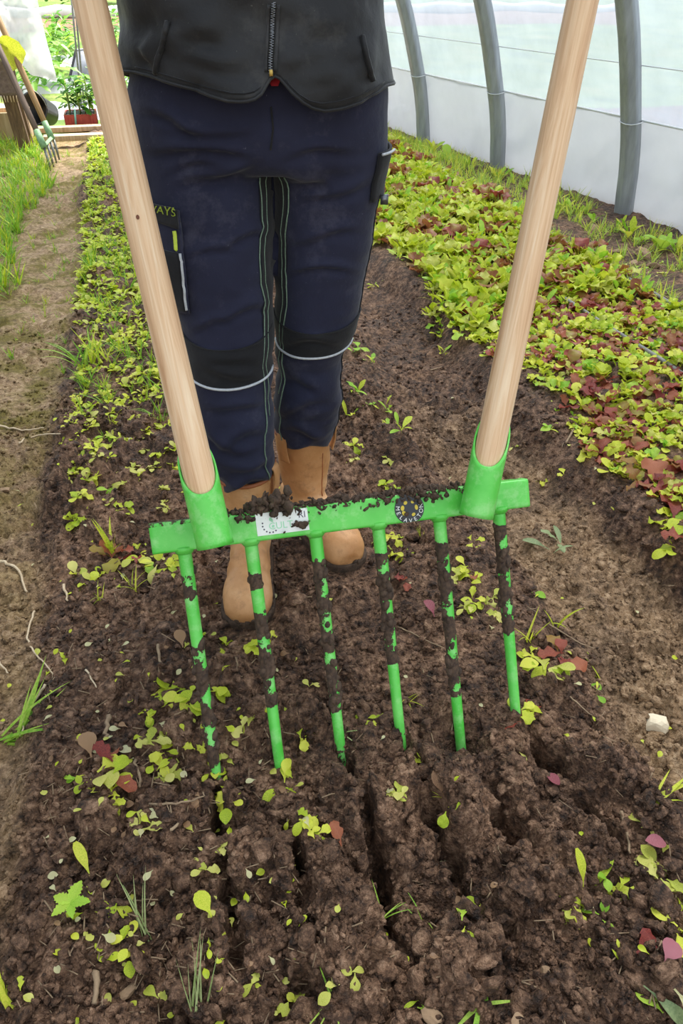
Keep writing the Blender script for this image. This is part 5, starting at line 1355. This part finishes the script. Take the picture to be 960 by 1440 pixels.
# ------------------------------------------------------------------ the doorway end and what stands outside
def yp(px, py, Y):
    d = ray(px, py); return CAMP+d*(Y/d.y)
def fieldp(px, py):
    lo, hi = 6.6, 60.0; d = ray(px, py)
    for _ in range(50):
        m_ = (lo+hi)/2; p = CAMP+d*(m_/d.y)
        if p.z > float(field_z(np.array([p.x]), np.array([p.y]))[0]): lo = m_
        else: hi = m_
    return CAMP+d*(lo/d.y)
# threshold boards
for (x0, x1, Y, lb) in ((-.66, .35, 6.52, 'pale weathered board across the doorway, farther of two'), (-.56, .35, 6.14, 'pale weathered board across the doorway, nearer the muddy path')):
    r_ = MB().box(((x0+x1)/2, Y, .012), x1-x0, .10, .035).build('threshold_board', 'pale_wood'); bevel(r_, .004); tag(r_, lb, 'board', 'boards in the doorway')
# bench
bx0, bx1, by0, by1, bzt = -1.75, -.58, 5.80, 6.14, .50
bench = root('bench', ((bx0+bx1)/2, (by0+by1)/2, 0), 'rough dark wooden bench with a splayed leg, standing in grass', 'bench')
for k in range(3):
    o = MB().box(((bx0+bx1)/2, by0+.06+k*.115, bzt), bx1-bx0, .108, .035).build('plank', 'old_wood', r=bench); bevel(o, .004)
for (xt, xb, y) in ((-.70, -.67, by0+.05), (-.70, -.67, by1-.05), (-1.62, -1.7, by0+.05), (-1.62, -1.7, by1-.05)):
    a, b = Vector((xt, y, bzt-.018)), Vector((xb, y+(.05 if y < 5.9 else 0), -.02)); d_ = (b-a); mb = MB(); w_ = .042
    mb.loft([[p+Vector((sx*w_, sy*.03, 0)) for sx, sy in ((-1, -1), (1, -1), (1, 1), (-1, 1))] for p in (a, a.lerp(b, .5), b)])
    o = mb.build('leg', 'old_wood', r=bench, smooth=False)
o = MB().box(((bx0+bx1)/2, by0+.02, bzt-.06), bx1-bx0-.12, .025, .08).build('apron', 'old_wood', r=bench, smooth=False)
# mat hanging over the bench's edge
V = []; nx, nz = 24, 14
for j in range(nz+1):
    for i in range(nx+1):
        x = -1.45+.84*i/nx; t = j/nz
        if t < .35: y = by0+.22*(1-t/.35)-.012; z = bzt+.024
        else: q = (t-.35)/.65; y = by0-.018-.012*math.sin(i*.9)*q; z = bzt+.022-.20*q-.03*q*(i/nx)**2*0
        V.append((x, y, z))
mat_ = mk('woven_mat', V, [(j*(nx+1)+i, j*(nx+1)+i+1, (j+1)*(nx+1)+i+1, (j+1)*(nx+1)+i) for j in range(nz) for i in range(nx)], None); mat_.data.materials.append(M['mat']); tag(mat_, 'grey-brown woven mat with pale fringe hanging over the bench', 'mat')
md = mat_.modifiers.new('t', 'SOLIDIFY'); md.thickness = .006
fr = MB()
for i in range(46):
    x = -1.44+.82*i/45; fr.tube([(x, by0-.022, bzt-.176), (x+.004*math.sin(i*3), by0-.024, bzt-.215)], [.005, .003], 5)
o = fr.build('fringe', 'fringe', mat_); o['kind'] = 'stuff'
# old fork leaning on the bench
b0 = yp(62, 208, 5.28); b1 = yp(75, 196, 5.62); b0.z = max(b0.z, .10); b1.z = b0.z
old = root('old_broadfork', (b0.x, b0.y, 0), 'old broadfork with worn dark and tan handles leaning by the bench', 'broadfork')
MB().tube([b0, b1], .013, 4).build('crossbar', 'faded_green', r=old, smooth=False)
for nm, bt, tp, mt in (('a', b0, yp(-6, 58, 5.62), 'dark_handle'), ('b', b1.lerp(b0, .15), yp(-3, 24, 5.78), 'tan_handle')):
    d_ = (tp-bt); e = bt+d_*1.25
    L = d_.length*1.25; q = d_.to_track_quat('Z', 'Y').to_matrix().to_4x4()
    o = MB().tube([(0, 0, .02), (0, 0, L*.3), (0, 0, L*.6), (0, 0, L)], [.016, .019, .019, .017], 12).build('handle', mt); o.parent = old; o.matrix_local = Matrix.Translation(bt-old.location) @ q
    MB().tube([bt-d_.normalized()*.01, bt+d_.normalized()*.10], [.021, .019], 12).build('socket', 'faded_green', r=old)
for k in range(4):
    p = b0.lerp(b1, k/3); MB().tube([p, p+Vector((.01, -.03, -.07)), Vector((p.x+.015, p.y-.05, -.03))], [.008, .008, .005], 8).build('tine', 'steel', r=old)
# squash plant on the bench with one leaf reaching into view
pot = Vector((-1.30, 5.62, 0))
pot = Vector((-1.26, by0+.16, bzt+.0315))
sq = root('squash_plant', pot, 'potted squash seedling with broad yellow-green leaves on the bench', 'plant')
prof = [(.0, .05), (.10, .065), (.105, .07), (.115, .07)]
MB().loft([[Vector((r_*math.cos(a), r_*math.sin(a), z)) for a in np.linspace(0, 6.28, 20, endpoint=False)] for z, r_ in prof]).build('pot', 'plastic_black', sq)
tip = yp(12, 66, by0-.10)-pot
for tg, sc, yw in ((tip, .19, -.3), (Vector((-.12, .05, .30)), .16, 1.5), (Vector((.02, .12, .34)), .15, 3.0)):
    MB().tube(catmull([(0, 0, .1), (tg.x*.3, tg.y*.3, .26), (tg.x*.8, tg.y*.8, tg.z+.05), tuple(tg)], 5), .006, 6).build('stalk', 'stem', sq)
    v, f = leaf_arrays(1, .95, 'oval', .6, .25, .06, 9, 6, 3); v = v-np.array([0, .35, 0])
    me = bpy.data.meshes.new('leaf'); me.from_pydata(v.tolist(), [], f.tolist()); me.materials.append(M['lime']); me.polygons.foreach_set('use_smooth', [True]*len(f)); o = link('leaf', me, sq); o.matrix_local = Matrix.Translation(tg) @ Euler((R(-65), 0, yw)).to_matrix().to_4x4() @ Matrix.Scale(sc, 4)
# crate behind the bench
cr = root('wooden_crate', (-.98, 6.42, 0), 'pale wooden crate on the grass behind the bench', 'crate')
for (c, sx, sy, sz, nm) in (((-.98, 6.30, .075), .66, .02, .17, 'front_board'), ((-.98, 6.56, .075), .66, .02, .17, 'back_board'), ((-.66, 6.43, .075), .02, .24, .17, 'side_board'), ((-1.30, 6.43, .075), .02, .24, .17, 'side_board'), ((-.98, 6.43, .0), .62, .24, .015, 'bottom_board')):
    o = MB().box(c, sx, sy, sz).build(nm, 'pale_wood', r=cr, smooth=False)
# tipped black pot
bk = root('black_bucket', (-.58, 6.88, 0), 'black plastic bucket lying on its side beside the red trays', 'bucket')
rotk = Euler((R(72), 0, R(-28))).to_matrix(); cc = Vector((-.60, 6.90, .085))
ro_, ri_ = [(-.10, .085), (.10, .115), (.108, .122)], [(.105, .108), (-.09, .08)]
mbk = MB(); mbk.loft([[cc+rotk @ Vector((r_*math.cos(a), r_*math.sin(a), z)) for a in np.linspace(0, 6.283, 28, endpoint=False)] for z, r_ in ro_+ri_]); mbk.build('shell', 'plastic_black', r=bk)
hp = [cc+rotk @ Vector((.122*math.cos(a), .122*math.sin(a), .11+.06*math.sin(a))) for a in np.linspace(0, math.pi, 16)]; MB().tube(hp, .004, 6).build('bail', 'steel', r=bk)
# red trays with tomato seedlings
def tomato(rg_, h, n=9):
    lv = []
    for i in range(n):
        z = h*(.25+.75*i/n); lv.append(('long_dark_leaf', rg_.randrange(3), leaf_xf(rg_.random()*6.28, rg_.uniform(-.2, .8), 0, h*rg_.uniform(.35, .6), (0, 0, z))))
        lv.append(('long_dark_leaf' if i % 3 else 'long_green', rg_.randrange(3), leaf_xf(rg_.random()*6.28, rg_.uniform(.0, .9), 0, h*rg_.uniform(.25, .45), (0, 0, z))))
    return lv
rgt = random.Random(19)
for k, (x0, lb) in enumerate(((-.43, 'red plastic tray of potted tomato seedlings next to the black bucket'), (-.17, 'red plastic tray of potted tomato seedlings with a pale blue tag'))):
    tr = root('seedling_tray', (x0+.12, 6.83, 0), lb, 'tray', 'seedling trays'); 
    for (c, sx, sy, sz, nm) in (((x0+.12, 6.70, .035), .24, .012, .09, 'tray_side'), ((x0+.12, 6.98, .035), .24, .012, .09, 'tray_side'), ((x0+.006, 6.84, .035), .012, .27, .09, 'tray_end'), ((x0+.234, 6.84, .035), .012, .27, .09, 'tray_end'), ((x0+.12, 6.84, .0), .22, .27, .01, 'tray_floor')):
        MB().box(c, sx, sy, sz).build(nm, 'plastic_red', r=tr, smooth=False)
    for i in range(3): MB().box((x0+.04+.08*i, 6.692, .035), .012, .012, .088).build('rib', 'plastic_red', r=tr, smooth=False)
    for i in range(3):
        for j in range(3):
            x, y = x0+.045+.075*i, 6.755+.085*j
            pt = root('potted_tomato', (x, y, .006), 'young tomato plant in a small black pot in a red tray', 'plant', 'tomato seedlings in the red trays')
            MB().loft([[Vector((r_*math.cos(a), r_*math.sin(a), z)) for a in np.linspace(0, 6.28, 12, endpoint=False)] for z, r_ in ((0, .024), (.07, .033))]).build('pot', 'plastic_black', pt)
            lv = tomato(rgt, rgt.uniform(.22, .32)); o = link('foliage', joined_mesh(lv), pt); o.location = (0, 0, .06)
            MB().tube([(0, 0, .05), (0, .005, .30)], .003, 5).build('stem', 'stem', pt)
p = yp(106, 166, 6.685); tag(MB().box((p.x, 6.683, .06), .014, .003, .12, Euler((.1, .12, 0)).to_matrix()).build('plant_tag', 'tag'), 'pale blue plant tag in front of the red tray', 'tag')
# hanging plastic sheet at the doorway
SHB = [(-40, 40), (0, 62), (18, 70), (30, 88), (45, 105), (60, 111), (80, 116)]
V = []; nx, nz = 60, 60; YS = 6.40
for j in range(nz+1):
    for i in range(nx+1):
        t = i/nx; x = -40+ (80+40)*t; yb = float(np.interp(x, [q[0] for q in SHB], [q[1] for q in SHB]))
        pb = yp(x, yb, YS); xt = -40+(62+40-18)*t; pt_ = yp(xt, 0, YS); pt_.z = 1.95; v_ = j/nz
        p = pb.lerp(pt_, v_); V.append(tuple(p))
V = np.array(V); fo = (1-.3*(V[:, 2]-.2)/1.7)
V[:, 1] += .05*np.sin(V[:, 0]*26+V[:, 2]*3.2)*fo+.05*fbm(V[:, 0]*7+V[:, 2]*4, V[:, 2]*5, seed=181, oct=3)+.018*np.abs(fbm(V[:, 0]*20-V[:, 2]*14, V[:, 2]*12, seed=185, oct=3))
sh = mk('plastic_sheet', V, [(j*(nx+1)+i, j*(nx+1)+i+1, (j+1)*(nx+1)+i+1, (j+1)*(nx+1)+i) for j in range(nz) for i in range(nx)], 'sheet'); tag(sh, 'crumpled clear plastic sheet hanging at the tunnel doorway', 'sheet')
# lintel that carries the sheet
a, b = Vector((-3.1, YS+.01, 1.97)), Vector((1.2, YS+.01, 1.97)); tag(MB().tube([a, b], .022, 10).build('trim_2', 'galv'), 'steel door lintel of the tunnel end', kind='structure')
for X in (-1.55, .9): tag(MB().tube([(X, YS+.012, -.04), (X, YS+.012, 2.0)], .022, 10).build('trim_3' if X < 0 else 'trim_4', 'galv'), 'steel door post of the tunnel end', kind='structure')
# slim steel rods outside
for (xa, ya, xb, yb, Y, lb) in ((95, -60, 107, 68, 7.6, 'slim leaning steel rod outside the doorway, the one nearer the hanging sheet'), (100, -60, 111, 66, 7.65, 'slim leaning steel rod outside the doorway, the one nearer the grey bag')):
    p0, p1 = yp(xa, ya, Y), yp(xb, yb, Y); d_ = (p1-p0).normalized(); p2 = p1+d_*((p1.z+.03)/-d_.z) if d_.z < 0 else p1
    tag(MB().tube([p0, p2], .008, 8).build('steel_rod', 'steel'), lb, 'rod', 'steel rods')
# grey fabric bag leaning outside
pA, pB, pC, pD = yp(107, 70, 7.9), yp(150, 66, 7.9), yp(150, 118, 7.75), yp(97, 114, 7.75)
V = []; n_ = 14
for j in range(n_+1):
    for i in range(n_+1):
        u, v_ = i/n_, j/n_; p = pA.lerp(pB, u).lerp(pD.lerp(pC, u), v_); b_ = math.sin(math.pi*u)*math.sin(math.pi*min(1, v_*1.1)); V.append(p+Vector((0, -.06*b_, 0)))
m0 = len(V); V += [q+Vector((0, .10+.0*q.z, 0)) for q in V[:m0]]; n1 = n_+1
Fc = [(j*n1+i, j*n1+i+1, (j+1)*n1+i+1, (j+1)*n1+i) for j in range(n_) for i in range(n_)]; Fc += [tuple(m0+k for k in reversed(q)) for q in Fc]
bd = [i for i in range(n1)]+[j*n1+n_ for j in range(1, n1)]+[n_*n1+i for i in range(n_-1, -1, -1)]+[j*n1 for j in range(n_-1, 0, -1)]
Fc += [(bd[k], bd[(k+1) % len(bd)], m0+bd[(k+1) % len(bd)], m0+bd[k]) for k in range(len(bd))]
zmin = min(v.z for v in V); V = [Vector((v.x, v.y, v.z)) for v in V]
bag = root('fabric_bag', (pD.x+.2, 7.8, 0), 'grey fabric bag with dark piping leaning outside the doorway', 'bag'); o = mk('bag_body', V, Fc, 'plastic_grey'); under(o, bag)
o = MB().tube([V[j*n1] for j in range(n1)], .012, 6).build('dark_piping', 'plastic_black', r=bag)
# mulch rows with tomato plants
for k, (Y0, Y1, lb) in enumerate(((7.25, 8.05, 'grey mulch film strip nearest the tunnel doorway'), (8.5, 9.4, 'grey mulch film strip in the second row outside'), (10.2, 11.2, 'grey mulch film strip in the third row outside'))):
    xs = np.linspace(-3.2, 2.6, 60); ys = np.linspace(Y0, Y1, 8); X, Y = np.meshgrid(xs, ys); Z = field_z(X, Y)+.05+.025*fbm(X*5, Y*5, seed=191+k, oct=3)-.09*np.abs((Y-(Y0+Y1)/2)/((Y1-Y0)/2))**4
    tag(mk('mulch_strip', np.stack([X.ravel(), Y.ravel(), Z.ravel()], 1), [(j*60+i, j*60+i+1, (j+1)*60+i+1, (j+1)*60+i) for j in range(7) for i in range(59)], 'mulch'), lb, 'mulch film', 'mulch strips outside')
tmesh = [joined_mesh(tomato(rgt, .42, 12)) for _ in range(5)]
rows = []
for (px, py) in [(40, 128), (55, 140), (30, 118), (48, 112), (68, 128), (85, 118), (60, 120), (75, 98), (85, 92), (92, 80), (78, 82), (98, 95), (72, 70), (86, 66), (96, 62), (165, 118), (174, 100), (168, 84), (178, 128), (176, 70), (160, 66), (172, 56)]: rows.append(fieldp(px, py+6))
for p in rows:
    o = bpy.data.objects.new('tomato_plant', rgt.choice(tmesh)); C.objects.link(o); o.location = p+Vector((0, 0, -.02)); o.rotation_euler = (0, 0, rgt.random()*6.28); s_ = rgt.uniform(.8, 1.2); o.scale = (s_,)*3; tag(o, 'bushy dark green tomato plant growing through the mulch film outside', 'plant', 'tomato plants outside the doorway')
# bank, white edging and the hedge beyond
pw = fieldp(120, 40); Yb = pw.y
xs = np.linspace(-9, 9, 80); prof_b = [(-.5, -.05), (-.35, .03), (-.1, .09), (.2, .14), (.6, .15), (1.2, .0)]
V = [(x, Yb+dy, float(field_z(np.array([x]), np.array([Yb+dy]))[0])+dz*(1+.12*math.sin(x*3))) for dy, dz in prof_b for x in xs]
tag(mk('floor_bank', V, [(j*80+i, j*80+i+1, (j+1)*80+i+1, (j+1)*80+i) for j in range(5) for i in range(79)], 'terracotta_soil'), 'bare brown bank outside the tunnel', kind='structure')
pts = [Vector((x, Yb+.25+.02*math.sin(x*5), float(field_z(np.array([x]), np.array([Yb]))[0])+.19+.02*math.sin(x*7))) for x in np.linspace(-9, 9, 90)]
tag(MB().tube(pts, .085, 8).build('white_edging', 'white_plastic'), 'rolled white plastic edging along the top of the brown bank', 'edging')
hl = []
for _ in range(260):
    x = rgt.uniform(-6, 5); y = Yb+rgt.uniform(1.1, 4.5); hl.append((Vector((x, y, float(field_z(np.array([x]), np.array([y]))[0])+.1)), rgt.random()*6.28, rgt.uniform(1.2, 2.4), tomato(rgt, .42, 8)))
stuff_plants('hedge_growth', hl, 'unkempt green growth beyond the white edging', 'hedge')
